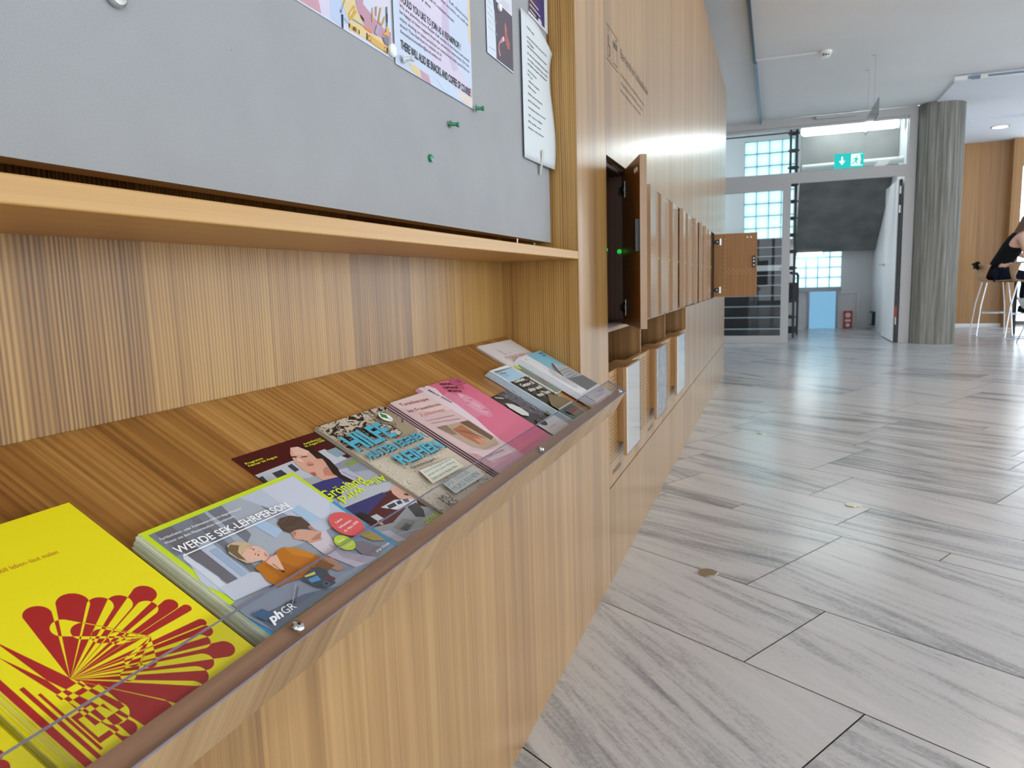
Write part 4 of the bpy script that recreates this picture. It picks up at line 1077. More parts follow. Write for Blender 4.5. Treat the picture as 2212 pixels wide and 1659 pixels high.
# white magazine by the back of the desk
s = Sheet(.214, .216, .0019, '#dedadb', '#e8e6e6')
s.text('PERSPEKTIVEN', (37, 146.5), (157, 143.5), 12, '#cf5a5c', -.004); s.text('August 2025', (74, 166), (110, 165), 3.4, '#aaa6a6'); s.text('Magazin für Kultur und Bildung', (46, 131), (92, 130), 3.6, '#8f8b8d')
for i in range(11): s.line((54+(i % 3)*5, 188-i*2.4), (62+(i % 2)*6, 185-i*2.4), 1.2, '#8d8a8b')
s.poly([(8, 116), (70, 120), (214, 122), (214, 0), (8, 0)], '#6f7f6a'); s.ell(20, 113, 10, 9, '#c3d433'); s.poly([(60, 100), (120, 84), (150, 40), (60, 30)], '#9aa56e'); s.poly([(40, 70), (110, 50), (90, 20), (20, 40)], '#7d6358'); s.ell(70, 26, 26, 14, '#b08a6c')
top(s, 'print', 1.540, .0021, 'white magazine headed PERSPEKTIVEN at the back corner of the desk', d=.079, rot=-.015)
stack(1, .0019, .214, .216, 1.540, .0001, 'white magazine underneath the one headed PERSPEKTIVEN', None, '#d8d6d6', '#dedadb', .001, d=.079, rot=-.015)

# white and blue building brochures in the right corner
s = Sheet(.172, .218, .0021, '#e3e3e8', '#ececf0')
s.poly([(58, 218), (172, 218), (172, 46), (62, 46)], '#7b7f84'); s.poly([(58, 218), (172, 218), (172, 128), (120, 150), (95, 160), (64, 140)], '#7dbdd4')
s.poly([(113, 166), (172, 138), (165, 88), (106, 80), (58, 112), (84, 140)], '#b9bcc0'); s.poly([(113, 166), (118, 162), (88, 138), (64, 112), (58, 114), (84, 142)], '#25292d')
for i in range(5): s.line((78+i*3, 130-i*10), (160-i*3, 128-i*9), 1.3, '#2d3135')
for i in range(6): s.line((84+i*14, 146-i*3), (80+i*14, 92-i), 1.6, '#44484c')
s.poly([(62, 100), (172, 90), (172, 46), (62, 46)], '#6c6e72')
s.text('KLOSTER', (134, 205), (158, 204), 6, '#274a58', .03); s.poly([(136, 199), (152, 198), (150, 194), (136, 195)], '#274a58')
for i in range(4): s.line((10+i*3, 205), (10+i*3, 200), 1.4, '#c9a2a6')
s.text('Programm März bis Juli', (28, 196), (46, 100), 4, '#c4b6ba')
for i, (y0_, y1_) in enumerate(((150, 60), (146, 80), (140, 66), (132, 62))): s.text('Ausstellung und Gespräch am Abend', (44-i*9, y0_), (50-i*9, y1_), 4.2, '#3c3d42', .01)
s.rect(4, 4, 168, 40, '#d6d2d4'); s.text('MUSEUM', (100, 22), (150, 22), 8, '#9d9aa0', .02); s.text('Kulturprogramm', (40, 14), (120, 14), 5, '#d69a94')
top(s, 'print', 1.596, .0148, 'topmost brochure with a blue sky and grey building, in the right corner of the desk')
stack(5, .0021, .172, .218, 1.596, .0042, 'white brochure under the topmost one showing a grey building', 'white brochures in the corner stack', '#e9e9ee', '#e3e3e8', .0022, thick=.8)

# ================================================================ NOTICES AND PINS ON THE BOARD
def on_board(o, y, z, off=.0004, rot=0.0):
    R3 = Matrix((Vector((0, 1, 0)), Vector((0, 0, 1)), Vector((1, 0, 0)))).transposed() @ rz(rot)
    o.matrix_world = Matrix.Translation(Vector((BX+off, y, z))) @ R3.to_4x4()
p = POSTER['p1']
s = Sheet(.300, .42, .0006, '#cfd3e4', '#c9ccd4')
s.poly([(0, 420), (300, 420), (300, 60), (0, 60)], '#d5d0e0'); s.poly([(0, 60), (60, 60), (120, 14), (123, 2), (0, 2)], '#d8c3a0'); s.poly([(60, 120), (119, 16), (123, 2), (70, 2), (30, 60)], '#c79aa6'); s.poly([(100, 160), (119, 14), (124, 2), (142, 4), (144, 22), (150, 160)], '#d3cbe0'); s.poly([(144, 120), (171, 32), (184, 17), (184, 12), (164, 1), (142, 3)], '#b7c7e2')
s.poly(p['cream'], '#dcc694'); s.poly([(171, 32), (202, 42), (215, 110), (170, 110)], '#dcc694'); s.poly(p['mauve'], '#bd92a4'); s.poly([(204, 43), (223, 49), (230, 110), (200, 110)], '#bd92a4')
s.poly(p['handle'], '#c9a24c'); s.poly(p['hole'], '#dcc694'); s.poly(p['pen'], '#16243c'); s.line((173, 14), (184, 12), 3, '#a8b2c4'); s.poly(p['batt'], '#d5a844')
for q_ in ('b1', 'b2', 'b3', 'b4', 'b5'): s.poly(p[q_], '#1f1a20')
s.poly(p['orange'], '#d8894c'); s.poly(p['level'], '#d8ab5a'); s.poly(p['l1'], '#2a2026'); s.poly(p['l2'], '#2a2026'); s.ell(235, 9, 3.6, 3.6, '#2a2026'); s.ell(235, 9, 2.7, 2.7, '#e3b968'); s.ell(277, 7, 3.2, 3.2, '#2a2026'); s.ell(277, 7, 2.4, 2.4, '#e3b968')
s.poly(p['dark'], '#43202c'); s.poly(p['rod'], '#93a0b2'); s.poly(p['hand1'], '#c89a5c'); s.poly(p['hand2'], '#c9a05e'); s.poly(p['tool'], '#5f6a80'); s.poly(p['tool2'], '#20242e'); s.poly(p['blob'], '#d6ab5c'); s.poly(p['blob2'], '#7a8190'); s.poly(p['knife'], '#a9a4ba'); s.poly(p['stick'], '#b87a62')
s.line((166, 20), (178, 40), 1.0, '#8a90a0'); s.ell(166, 20, 1.6, 2.0, '#6d7486')
o = s.build('poster', 'print_matt'); on_board(o, .680, 1.268, .0004, -.022); tag(o, 'pastel poster of tools and crafting hands, left of the text poster', 'poster', 'notices on the pin board')
p = POSTER['p2']
s = Sheet(.289, .42, .0006, '#c7d2e6', '#c5ccd8')
s.poly([(17, 95), (90, 180), (120, 420), (40, 420), (17, 200)], '#d2cee0'); s.poly(p['band'], '#d5cbe0'); s.poly([(81, 117), (165, 90), (200, 160), (220, 420), (120, 420)], '#d8cfe2'); s.poly(p['band2'], '#c9bcd6'); s.poly([(278, 420), (289, 420), (289, 112), (279, 114)], '#dfc9a8'); s.poly(p['cream'], '#dcc896'); s.poly(p['rose'], '#c79eb0'); s.poly(p['crb'], '#e0d0c6'); s.poly(p['roser'], '#cfa3b4'); s.poly(p['bl'], '#c3d4ec')
TC = '#26242e'
s.text('WOULD YOU LIKE TO JOIN AS A REPAIRPROFI ?', (19, 94), (241, 89), 10.5, TC, .02)
for t_, p0, p1 in (('We are planning more Repair Kafi events in the future and would', (19, 86), (277, 79)), ('be happy to have support from the university community. Do you', (19, 77), (276, 70)), ('enjoy sewing or have practical or mechanical skills you’d like to', (18.5, 67.5), (276, 60)), ('share? Then feel free to contact us at', (18, 58), (160, 55.5)), ('fionaalyssa.mueller@stud.unibas.ch', (18, 49), (157, 47)),
                   ('and helpers with the Repair Kafi, electronics,', (60, 160), (278, 151)), ('textiles, bikes, or phone screens, as well as', (60, 149), (277, 141)), ('computers and IT-related issues.', (60, 133), (217, 127)), ('to buy the', (60, 122), (124, 119))):
    s.text(t_, p0, p1, 4.6, '#3a3846')
s.text('THERE WILL ALSO BE SNACKS, AND COFFEE OF COURSE!', (17, 27), (278, 20), 12.0, TC, .022)
o = s.build('poster', 'print_matt'); on_board(o, .9864, 1.2575, .0014, -.012); tag(o, 'text poster about repair cafe helpers, snacks and coffee', 'poster', 'notices on the pin board')
p = POSTER['card']
s = Sheet(.149, .21, .0016, '#d3dbe8', '#3a3a3f')
s.poly([(39, 210), (149, 210), (149, 3), (50, 2), (48, 60), (40, 150)], '#564d58'); s.poly([(60, 210), (149, 210), (149, 114), (56, 112)], '#d9dae6'); s.poly([(39, 108), (47, 112), (52, 96), (44, 90)], '#44464e')
s.poly(p['fig'], '#c98a94'); s.poly(p['fig2'], '#a8605c'); s.ell(106, 78, 5, 9, '#b77468'); s.poly([(86, 54), (96, 58), (99, 51), (88, 46)], '#e6c3cc'); s.ell(105, 90, 3, 3, '#5a58a0')
for i in range(3): s.line((76+i*8, 117+i*5), (134, 119+i*5), .8, '#a99aac')
for i in range(5): s.line((5+i, 100-i*12), (32, 96-i*12), .8, '#b3c4cc')
s.line((9, 13), (46, 16), .8, '#c49aa8'); s.text('2B', (40, 68), (52, 67), 6, '#a8b4bc'); s.text('OI', (43, 47), (56, 46), 6, '#93a7a5')
o = s.build('postcard', 'print_matt'); on_board(o, 1.3575, 1.3765, .0006, -.01); tag(o, 'postcard with a dim red stage figure, right of the text poster', 'postcard', 'notices on the pin board')
p = POSTER['dark']
s = Sheet(.148, .21, .0012, '#d9d9dc', '#d0d0d4')
s.poly([(0, 210), (122, 210), (122, 6), (0, 6)], '#2d2030'); s.poly([(60, 210), (122, 210), (122, 6), (80, 6), (40, 60)], '#3a2f66'); s.poly([(0, 210), (40, 210), (60, 20), (0, 6)], '#4a2f34')
for i, w_ in enumerate((66, 78, 44)): s.line((10, 34-i*11), (10+w_, 32-i*11), 3.0, '#c9c0dc')
s.ell(84, 9, 14, 6, '#cfcbe0')
o = s.build('flyer', 'print_matt'); on_board(o, 1.620, 1.532, .0006, -.008); tag(o, 'dark violet flyer tucked behind the curled white sheet', 'flyer', 'notices on the pin board')
# curled white sheet of text
mb = MB(); NU, NVv = 16, 18; W_, H_ = .207, .312
def cpt(i, j):
    u_, v_ = i/NU, j/NVv
    lift = .0035+.010*max(0, v_-.6)**1.3*u_+.012*u_*u_*(.5+.5*math.sin(v_*5.5+.6))
    z_ = H_*v_-(.0+.085*max(0, u_-.35)**1.7*v_**6)
    return (u_*W_, z_, lift)
def paper_z(u_, v_): return (u_*W_, H_*v_)
vv_ = [cpt(i, j) for j in range(NVv+1) for i in range(NU+1)]
mb.mesh(vv_, [(j*(NU+1)+i, j*(NU+1)+i+1, (j+1)*(NU+1)+i+1, (j+1)*(NU+1)+i) for j in range(NVv) for i in range(NU)], 0, lin('#d3d9dc'), True)
def lift_at(u, v, w): return (u, v, .0009+.0035+.010*max(0, v/H_-.6)**1.3*(u/W_)+.012*(u/W_)**2*(.5+.5*math.sin(v/H_*5.5+.6)))
for t_, y0_, y1_, zz in (('Liebe alle', 37, 84, 283), ('ich bin auf der Suche nach einem Zimmer', 36, 190, 262), ('ab Anfang Mai', 36, 80, 253), ('oder einer kleinen Wohnung in der Stadt', 36, 176, 243), ('für mich und meine Mitbewohnerin, gerne', 36, 188, 228), ('in der Nähe vom Bahnhof oder am Park', 38, 182, 216), ('mit Balkon und guter Anbindung, bis', 37, 176, 206), ('etwa im Sommer', 36, 98, 192), ('Wir sind', 34, 66, 183), ('ruhig und ordentlich', 40, 112, 170), ('Nichtraucher', 36, 90, 158), ('Meldet euch bei Interesse', 35, 130, 142), ('gerne direkt bei', 34, 110, 128), ('Herzlichen Dank im Voraus', 34, 146, 112), ('für eure Hilfe', 33, 122, 96), ('Bis bald und', 32, 110, 82), ('liebe Grüsse', 30, 128, 68)):
    put_text(mb, t_, (y0_*.001, zz*.001), (y1_*.001, zz*.001-.004), .0034, 0, 0, lin('#5d6468'), .01, lift_at)
pp = mb.build('notice_sheet', 'print_matt'); on_board(pp, 1.557, 1.211, .0018, 0); tag(pp, 'curled white sheet of typed text near the right edge of the board', 'paper', 'notices on the pin board')
so = pp.modifiers.new('thick', 'SOLIDIFY'); so.thickness = .0003
mb = MB(); mb.face([(.106, .034, .0105), (.118, .032, .0125), (.123, -.021, .0022), (.111, -.023, .0022)], 0, (1, 1, 1)); tp = mb.build('tape_strip', 'tape'); on_board(tp, 1.557, 1.211, .0022); tag(tp, 'strip of clear tape on the bottom edge of the curled white sheet', 'tape')
so = tp.modifiers.new('thick', 'SOLIDIFY'); so.thickness = .0002

def push_pin(y, z, mat, label, tilt=(0, 0), group=None, base=0.0):
    ax = Vector((1, tilt[0], tilt[1])).normalized(); mb = MB()
    mb.lathe((BX+base, y, z), ax, [(0, .0006), (.004, .0006)], 8, 1); c = Vector((BX+base, y, z))+ax*.003
    mb.lathe(c, ax, [(0, .003), (.0002, .0058), (.0018, .0062), (.0032, .0036), (.010, .0028), (.0125, .0040), (.0145, .0048), (.0160, .0042), (.0165, .002)], 18, 0)
    o = mb.build('push_pin', [mat, 'steel']); tag(o, label, 'push pin', group); return o
push_pin(1.2785, 1.2565, 'green_pin', 'green push pin at the lower right corner of the text poster', (.5, -.05), None, .0025)
push_pin(1.1676, 1.208, 'green_pin', 'green push pin alone on the grey board, seen from the side', (.3, -.15))
push_pin(1.0040, 1.2685, 'clear_pin', 'clear push pin at the lower left corner of the text poster', (.35, .0), None, .0025)
def magnet(y, z, r, mat, label, base=.001):
    mb = MB(); mb.lathe((BX+base, y, z), (1, 0, 0), [(0, r), (.0035, r), (.005, r*.8), (.0055, r*.3)], 24); o = mb.build('thumb_tack', mat); tag(o, label, 'thumb tack')
magnet(.9755, 1.2725, .0095, 'white', 'white round tack at the lower right corner of the tools poster', .0022)
magnet(1.4284, 1.4804, .0075, 'white', 'white round tack in the middle of the postcard', .0026)
magnet(.4960, 1.1835, .0105, 'steel', 'grey round tack at the top edge of the photo, left on the bare board')
magnet(1.0897, 1.1389, .0062, 'green_pin', 'lowest of the green pins on the board, a flat round green tack', .0003)
# small things left on the shelf
mb = MB(); mb.box(-.006, -.004, 1.333, 1.335, 1.0117, 1.020); tag(mb.build('pin_needle', 'white'), 'tiny white sliver standing on the wooden shelf', 'pin')
mb = MB(); mb.lathe((-.010, 1.44, 1.0150), (0, 1, .0), [(0, .0032), (.003, .0034), (.012, .002), (.014, .003)], 10); tag(mb.build('push_pin', 'green_pin'), 'green push pin lying on the shelf below the board', 'push pin')

# ================================================================ FAR END: GLAZED SCREEN, STAIR HALL, COLUMN
YG = 11.04
def fbox(mb, x0, x1, z0, z1, y0=YG-.03, y1=YG+.03, mat=0): mb.box(x0, x1, y0, y1, z0, z1, mat)
# frame of the screen with the glazed strip over the doors
mb = MB()
fbox(mb, -2.0, 2.19, 2.99, 3.10); fbox(mb, -2.0, 2.19, 2.225, 2.37); fbox(mb, 2.065, 2.19, 0, 2.225); fbox(mb, 2.09, 2.19, 2.37, 2.99); fbox(mb, -2.0, -1.9, 0, 2.99)
fbox(mb, -1.9, 2.09, 2.955, 2.99, YG-.02, YG+.02)
struct(mb.build('window_1', 'frame', bevel=.003))
w1 = bpy.data.objects['window_1']
mb = MB(); mb.box(-1.9, 2.09, YG-.004, YG+.004, 2.37, 2.955); mb.build('pane', 'glass', w1)
# closed glazed leaf on the left
mb = MB(); fbox(mb, .55, .655, 0, 2.225); fbox(mb, -1.0, .55, 2.145, 2.225); fbox(mb, -1.0, .55, 0, .105); fbox(mb, -1.0, -.9, .105, 2.145); d1 = struct(mb.build('door_1', 'frame', bevel=.003))
mb = MB(); mb.box(-.9, .55, YG-.004, YG+.004, .105, 2.145); mb.build('pane', 'glass', d1)
mb = MB(); mb.tube([(.60, YG+.03, 1.06), (.60, YG+.08, 1.06), (.52, YG+.08, 1.06)], .009); mb.build('door_handle', 'steel', d1)
# open leaf on the right, swung into the stair hall
mb = MB(); mb.box(2.005, 2.055, YG+.06, YG+1.26, .012, 2.19, 0); mb.box(2.012, 2.05, YG+.052, YG+.06, .012, 2.19, 1)
for z in (.25, 1.75, 2.0): mb.cyl((2.03, YG+.045, z), (2.03, YG+.045, z+.1), .012, n=10, mat=2)
mb.box(2.018, 2.044, YG+.046, YG+.052, .35, .50, 3)
d2 = struct(mb.build('door_2', ['white_paint', 'black', 'steel', 'red']))
mb = MB(); mb.tube([(2.005, YG+1.19, 1.08), (1.955, YG+1.19, 1.08), (1.95, YG+1.17, 1.08), (1.95, YG+1.06, 1.08)], .010); mb.disc((2.004, YG+1.19, 1.08), (-1, 0, 0), .025, 14); mb.build('door_handle', 'steel', d2)

# walls of the stair hall
mb = MB(); mb.box(2.08, 2.2, YG+.03, 14.4, 0, 3.08); struct(mb.build('wall_right', 'white_paint'))
YW = 14.2
mb = MB()
mb.box(-3, -.092, YW, YW+.12, 0, 3.75); mb.box(-.092, .765, YW, YW+.12, 0, 1.62); mb.box(-.092, .765, YW, YW+.12, 3.39, 3.75)
mb.box(.765, .80, YW, YW+.12, 0, 3.75); mb.box(.80, 1.585, YW, YW+.12, 1.45, 3.75); mb.box(1.585, 2.08, YW, YW+.12, 0, 3.75)
mb.box(.80, 1.06, YW, YW+.12, 0, .735); mb.box(1.51, 1.585, YW, YW+.12, 0, .735)
struct(mb.build('wall_back', 'white_paint'))
def block_window(name, x0, x1, z0, z1, nx, nz):
    mb = MB(); t = .006
    for i in range(nx+1): xx = x0+(x1-x0)*i/nx; mb.box(xx-t, xx+t, YW+.02, YW+.10, z0, z1)
    for i in range(nz+1): zz = z0+(z1-z0)*i/nz; mb.box(x0, x1, YW+.021, YW+.099, zz-t, zz+t)
    f = struct(mb.build(name, 'block_joint'))
    mb = MB(); mb.box(x0, x1, YW+.045, YW+.075, z0, z1); mb.build('glass_blocks', 'block', f)
M['block_joint'] = plain('block_joint', '#8fb4bd', .6)
block_window('window_2', -.092, .765, 1.62, 3.39, 4, 8)
block_window('window_3', .80, 1.585, .735, 1.45, 4, 4)
mb = MB(); mb.box(.80, 1.585, YW-.03, YW+.02, .665, .735); mb.box(1.03, 1.065, YW-.03, YW, 0, .665); mb.box(1.505, 1.54, YW-.03, YW, 0, .665); d3 = struct(mb.build('door_3', 'nosing'))
mb = MB(); mb.box(1.065, 1.505, YW-.012, YW-.004, .0, .665); mb.build('frosted_pane', 'frosted', d3)

# flight of stairs going up on the left
st = empty('staircase', (0, 11.7, 0), 'flight of dark stairs rising behind the closed glass door', 'staircase')
mb = MB()
for i in range(10):
    y0 = 11.75+i*.24; z1 = .164*(i+1); mb.box(-1.2, .60, y0, 14.19, z1-.164, z1-.012)
child(mb.build('steps', 'stairs_dark'), st)
for i in range(10):
    y0 = 11.75+i*.24; z1 = .164*(i+1); mb = MB(); mb.box(-1.2, .60, y0-.015, y0+.05, z1-(.095 if i == 6 else .016), z1); child(mb.build('nosing', 'white_paint' if i == 6 else 'nosing'), st)
# steel lattice railing beside the stairs
rl = empty('railing', (.72, 11.6, 0), 'black steel railing lattice standing between door and stairs', 'railing')
mb = MB()
for x in (.655, .745): mb.box(x-.016, x+.016, 12.0, 12.05, 0, 3.4)
child(mb.build('post', 'black_steel'), rl)
mb = MB()
for k in range(13):
    zc = .2+k*.25
    pts = [(.70+.038*max(-1, min(1, 1.5*math.cos(t*math.pi/12))), 12.025, zc+.11*max(-1, min(1, 1.5*math.sin(t*math.pi/12)))) for t in range(25)]
    mb.tube(pts, .014, 6)
    mb.box(.62, .78, 12.01, 12.04, zc+.112, zc+.138)
child(mb.build('lattice', 'black_steel'), rl)
mb = MB()
mb.box(.80, .835, 12.6, 12.64, 0, .95); mb.tube([(.82, 12.62, .95), (.80, 12.5, .99), (.70, 12.1, 1.0)], .022, 8); mb.box(.66, .80, 12.2, 12.24, .55, .85); mb.box(.60, .80, 12.3, 12.33, .05, .16)
child(mb.build('newel', 'black_steel'), rl)

# concrete flight passing overhead
mb = MB()
ya, za, yb, zb_ = 13.92, 1.355, 11.80, 2.614
mb.hexa([(.80, ya, za), (2.075, ya, za), (2.075, yb, zb_), (.80, yb, zb_)], [(.80, ya+.05, za+.22), (2.075, ya+.05, za+.22), (2.075, yb+.05, zb_+.08), (.80, yb+.05, zb_+.08)])
mb.box(.80, 2.075, 11.72, 11.86, 2.38, 3.12, 1); mb.box(.80, 2.075, 13.93, 14.19, 1.475, 1.60)
tag(mb.build('concrete_flight', ['concrete_dark', 'concrete_mid']), 'sloping concrete underside of the upper stair flight', 'stair flight')
def tube_lamp(x0, x1, y, z, r, label, mat='tube'):
    e_ = empty('tube_light', ((x0+x1)/2, y, z), label, 'ceiling lamp'); mb = MB(); mb.box(x0-.02, x1+.02, y-.06, y+.06, z+r+.001, (CEIL+.029 if z > 2 else 1.474)); mb.box(x0-.02, x0-.001, y-.06, y+.06, z-r, z+r+.001); mb.box(x1+.001, x1+.02, y-.06, y+.06, z-r, z+r+.001); child(mb.build('housing', 'white'), e_)
    mb = MB(); mb.box(x0, x1, y-.055, y+.055, z-r, z+r); child(mb.build('tube', mat, bevel=.04), e_)
tube_lamp(.78, 1.99, 11.25, 2.965, .078, 'long white fluorescent lamp seen through the strip glazing over the doors')
tube_lamp(.83, 1.25, 13.99, 1.335, .035, 'short white lamp glowing under the lower end of the concrete flight', 'tube')
mb = MB(); mb.tube([(-1.5, 11.45, 3.06), (.75, 11.45, 3.06)], .016); mb.cyl((.02, 11.45, 3.06), (.02, 11.45, 3.1299), .02); mb.cyl((-1.2, 11.45, 3.06), (-1.2, 11.45, 3.1299), .01); mb.lathe((.02, 11.45, 3.06), (0, 0, -1), [(0, .05), (.03, .05), (.05, .035)], 16); tag(mb.build('conduit', 'white'), 'white conduit with a round detector behind the strip glazing', 'conduit')
mb = MB(); mb.tube([(.80, 11.32, 2.46), (2.079, 11.32, 2.475)], .045, 12); tag(mb.build('pipe', 'white'), 'thick white bar crossing behind the exit sign', 'pipe')  # plain white bar for a pale band behind the glass
# exit sign
ex = empty('exit_sign', (1.376, YG-.05, 2.37), 'green exit sign with a white arrow and running figure over the open door', 'exit sign')
mb = MB(); mb.box(1.196, 1.556, YG-.07, YG-.035, 2.375, 2.565); child(mb.build('housing', 'sign_green'), ex)
def smap(u, v, w=0): return (1.196+u, YG-.0705, 2.375+v)
mb = MB()
for p in ([(.085, .15), (.105, .15), (.105, .085), (.085, .085)], [(.055, .095), (.135, .095), (.095, .04)]): mb.face([smap(*q) for q in p][::-1], 0)
mb.face([smap(*q) for q in [(.205, .02), (.205, .175), (.345, .175), (.345, .02)]], 0)
child(mb.build('arrow_panel', 'sign_white'), ex)
mb = MB()
def smap2(u, v): return (1.196+u, YG-.0712, 2.375+v)
for p in ([(.262, .138), (.272, .150), (.284, .146), (.286, .134), (.274, .128)], [(.240, .118), (.270, .126), (.288, .112), (.310, .118), (.310, .108), (.286, .098), (.276, .075), (.292, .045), (.280, .040), (.258, .072), (.236, .046), (.212, .046), (.212, .056), (.232, .060), (.254, .090), (.256, .108), (.236, .100), (.226, .084), (.218, .090)], [(.312, .03), (.345, .03), (.345, .168), (.312, .168), (.325, .10)]): mb.face([smap2(*q) for q in p], 0)
child(mb.build('running_figure', 'sign_green'), ex)
# red box and black box on the back wall
rb = empty('alarm_box', (1.70, YW-.02, .02), 'small red wall box with white round symbols at the back of the stair hall', 'alarm box')
mb = MB(); mb.box(1.635, 1.775, YW-.07, YW-.001, .01, .31); child(mb.build('case', 'red'), rb)
mb = MB(); mb.disc((1.705, YW-.0715, .235), (0, -1, 0), .045, 16); mb.disc((1.705, YW-.0715, .06), (0, -1, 0), .035, 16); mb.box(1.66, 1.75, YW-.0712, YW-.07, .12, .16); child(mb.build('symbols', 'white'), rb)
mb = MB(); mb.box(1.93, 1.98, 13.6, 13.95, .08, .31); mb.box(1.915, 1.93, 13.62, 13.93, .10, .29, 1)
wbx = mb.build('wall_box', ['black', 'nosing']); wbx.location = (.10, 0, 0); tag(wbx, 'dark box low on the white wall beside the red box', 'wall box')
mb = MB(); mb.tube([(1.58, YW-.05, .64), (1.84, YW-.05, .64), (1.86, YW-.05, .60), (1.86, YW-.05, .02)], .018); tag(mb.build('heating_pipe', 'white'), 'white pipe running down the back wall beside the red box', 'pipe')

# concrete column
mb = MB(); mb.cyl((0, 0, 0), (0, 0, CEIL), .272, n=64); co = mb.build('concrete_column', 'column'); co.location = (2.462, 11.06, 0)
tag(co, 'round board marked concrete column between the glass doors and the wooden wall', 'column')

# ceiling fittings
tr = empty('ceiling_track', (.24, 8, CEIL), 'dark rail running along the ceiling towards the glass doors', 'ceiling rail')
mb = MB(); mb.box(.222, .246, 3.0, 8.0, CEIL-.03, CEIL-.0005); child(mb.build('rail', 'blue_steel'), tr)
mb = MB(); mb.box(.228, .258, 8.0, 10.93, CEIL-.034, CEIL-.0005); mb.box(.232, .252, 10.93, 10.96, CEIL-.05, CEIL-.01); child(mb.build('rail_extension', 'grey_track'), tr)
sd = empty('smoke_detector', (.885, 7.98, CEIL), 'white round smoke detector on the ceiling with its cable duct', 'smoke detector')
mb = MB(); mb.lathe((.885, 7.98, CEIL-.0005), (0, 0, -1), [(0, .062), (.022, .062), (.03, .05), (.055, .042), (.062, .02)], 24); child(mb.build('head', 'white'), sd)
mb = MB(); mb.box(.248, .83, 7.965, 7.995, CEIL-.014, CEIL-.0005); child(mb.build('cable_duct', 'white_paint'), sd)
for k_ in range(3):
    mb = MB(); a_ = -1.9+k_*.5; mb.box(.885+.047*math.cos(a_)-.008, .885+.047*math.cos(a_)+.008, 7.98+.047*math.sin(a_)-.003, 7.98+.047*math.sin(a_)+.003, CEIL-.050, CEIL-.036); child(mb.build('slot', 'black'), sd)
hs = empty('hanging_sign', (1.375, 8.6, 2.5), 'thin grey glass sign hanging edge on from two wires', 'hanging sign')
mb = MB(); mb.box(1.366, 1.374, 7.97, 9.05, 2.455, 2.615); child(mb.build('plate', 'sign_plate'), hs)
M_wire = 'steel'
for y_ in (8.33, 8.88):
    mb = MB(); mb.cyl((1.370, y_, 2.612), (1.370, y_, CEIL-.001), .0015, n=6); mb.box(1.33, 1.372, y_-.002, y_+.002, CEIL-.006, CEIL-.001); mb.box(1.368, 1.372, y_-.002, y_+.002, CEIL-.05, CEIL-.006); child(mb.build('wire', M_wire), hs)
lr = empty('light_rail', (2.6, 9.6, CEIL), 'white track light rail with connector box at the upper right of the ceiling', 'light rail')
mb = MB(); mb.box(2.30, 2.425, 9.55, 9.61, CEIL-.062, CEIL-.021); child(mb.build('connector', 'white'), lr)
mb = MB(); mb.box(2.425, 2.47, 9.57, 9.59, CEIL-.05, CEIL-.03); mb.box(2.47, 2.55, 9.565, 9.60, CEIL-.058, CEIL-.025); child(mb.build('joint', 'grey_track'), lr)
mb = MB(); mb.box(2.55, 4.6, 9.56, 9.605, CEIL-.062, CEIL-.022); child(mb.build('rail', 'white'), lr)
mb = MB(); mb.box(2.62, 4.55, 9.558, 9.5605, CEIL-.054, CEIL-.030); child(mb.build('diffuser', 'grey_track'), lr)
dl = empty('downlight', (3.56, 12.87, CEIL-.05), 'round recessed ceiling spot glowing above the wooden wall', 'downlight')
mb = MB(); mb.lathe((3.56, 12.87, CEIL-.0505), (0, 0, -1), [(0, .12), (.006, .12), (.008, .105)], 28); child(mb.build('ring', 'chrome'), dl)
mb = MB(); mb.lathe((3.56, 12.87, CEIL-.058), (0, 0, -1), [(0, .10), (.003, .098)], 28); child(mb.build('lamp', 'spot'), dl)
mb = MB(); mb.box(.95, 1.45, YG-.09, YG-.035, 3.045, 3.085); tag(mb.build('door_closer', 'frame'), 'slim grey door closer rail at the top of the glazed screen', 'door closer')

# ceiling lamps of the hall, above and behind the camera
LAMP_POS = [(1.95, 4.75), (1.95, 2.35), (1.95, -.05), (1.95, -2.45), (4.6, 4.75), (4.6, 2.35), (4.6, -.05), (4.6, 7.4), (2.35, 6.0), (.62, 4.35)]
lp0 = None
for (x_, y_) in LAMP_POS:
    if lp0 is None:
        lp0 = empty('ceiling_light', (x_, y_, CEIL), 'long ceiling lamp in the hall above the visitor', 'ceiling lamp', 'hall ceiling lamps')
        mb = MB(); mb.box(-.11, .11, -.65, .65, -.06, -.001); mb.build('housing', 'white', lp0)
        mb = MB(); mb.box(-.10, .10, -.64, .64, -.066, -.0605); mb.build('diffuser', 'lamp', lp0)
    else:
        c_ = copy_tree(lp0); c_.location = (x_, y_, CEIL)

# wooden wall behind the bar area, its baseboard, and window wall to the right
YB = 14.25
mb = MB(); mb.box(3.30, 4.06, YB, YB+.1, .035, CEIL-.05); mb.box(4.06, 4.20, YB-.18, YB+.1, .0, CEIL-.05); struct(mb.build('wall_far', 'wood_far'))
mb = MB(); mb.box(3.30, 4.06, YB-.02, YB, 0, .06); struct(mb.build('baseboard_far', 'white'))
mb = MB(); mb.box(2.2, 3.30, YB+.02, YB+.14, 0, CEIL-.05); mb.box(4.20, 4.32, YB+.6, YB+.7, 0, CEIL-.05); mb.box(4.2, 9, YB+.6, YB+.7, CEIL-.4, CEIL-.05); mb.box(4.2, 9, YB+.6, YB+.7, 0, .06); mb.box(2.2, 9, 14.2, YB+.7, -.2, -.001)
for x_ in (5.4, 6.6, 7.8): mb.box(x_, x_+.06, YB+.62, YB+.68, .06, CEIL-.4)
struct(mb.build('trim_4', 'concrete_dark'))
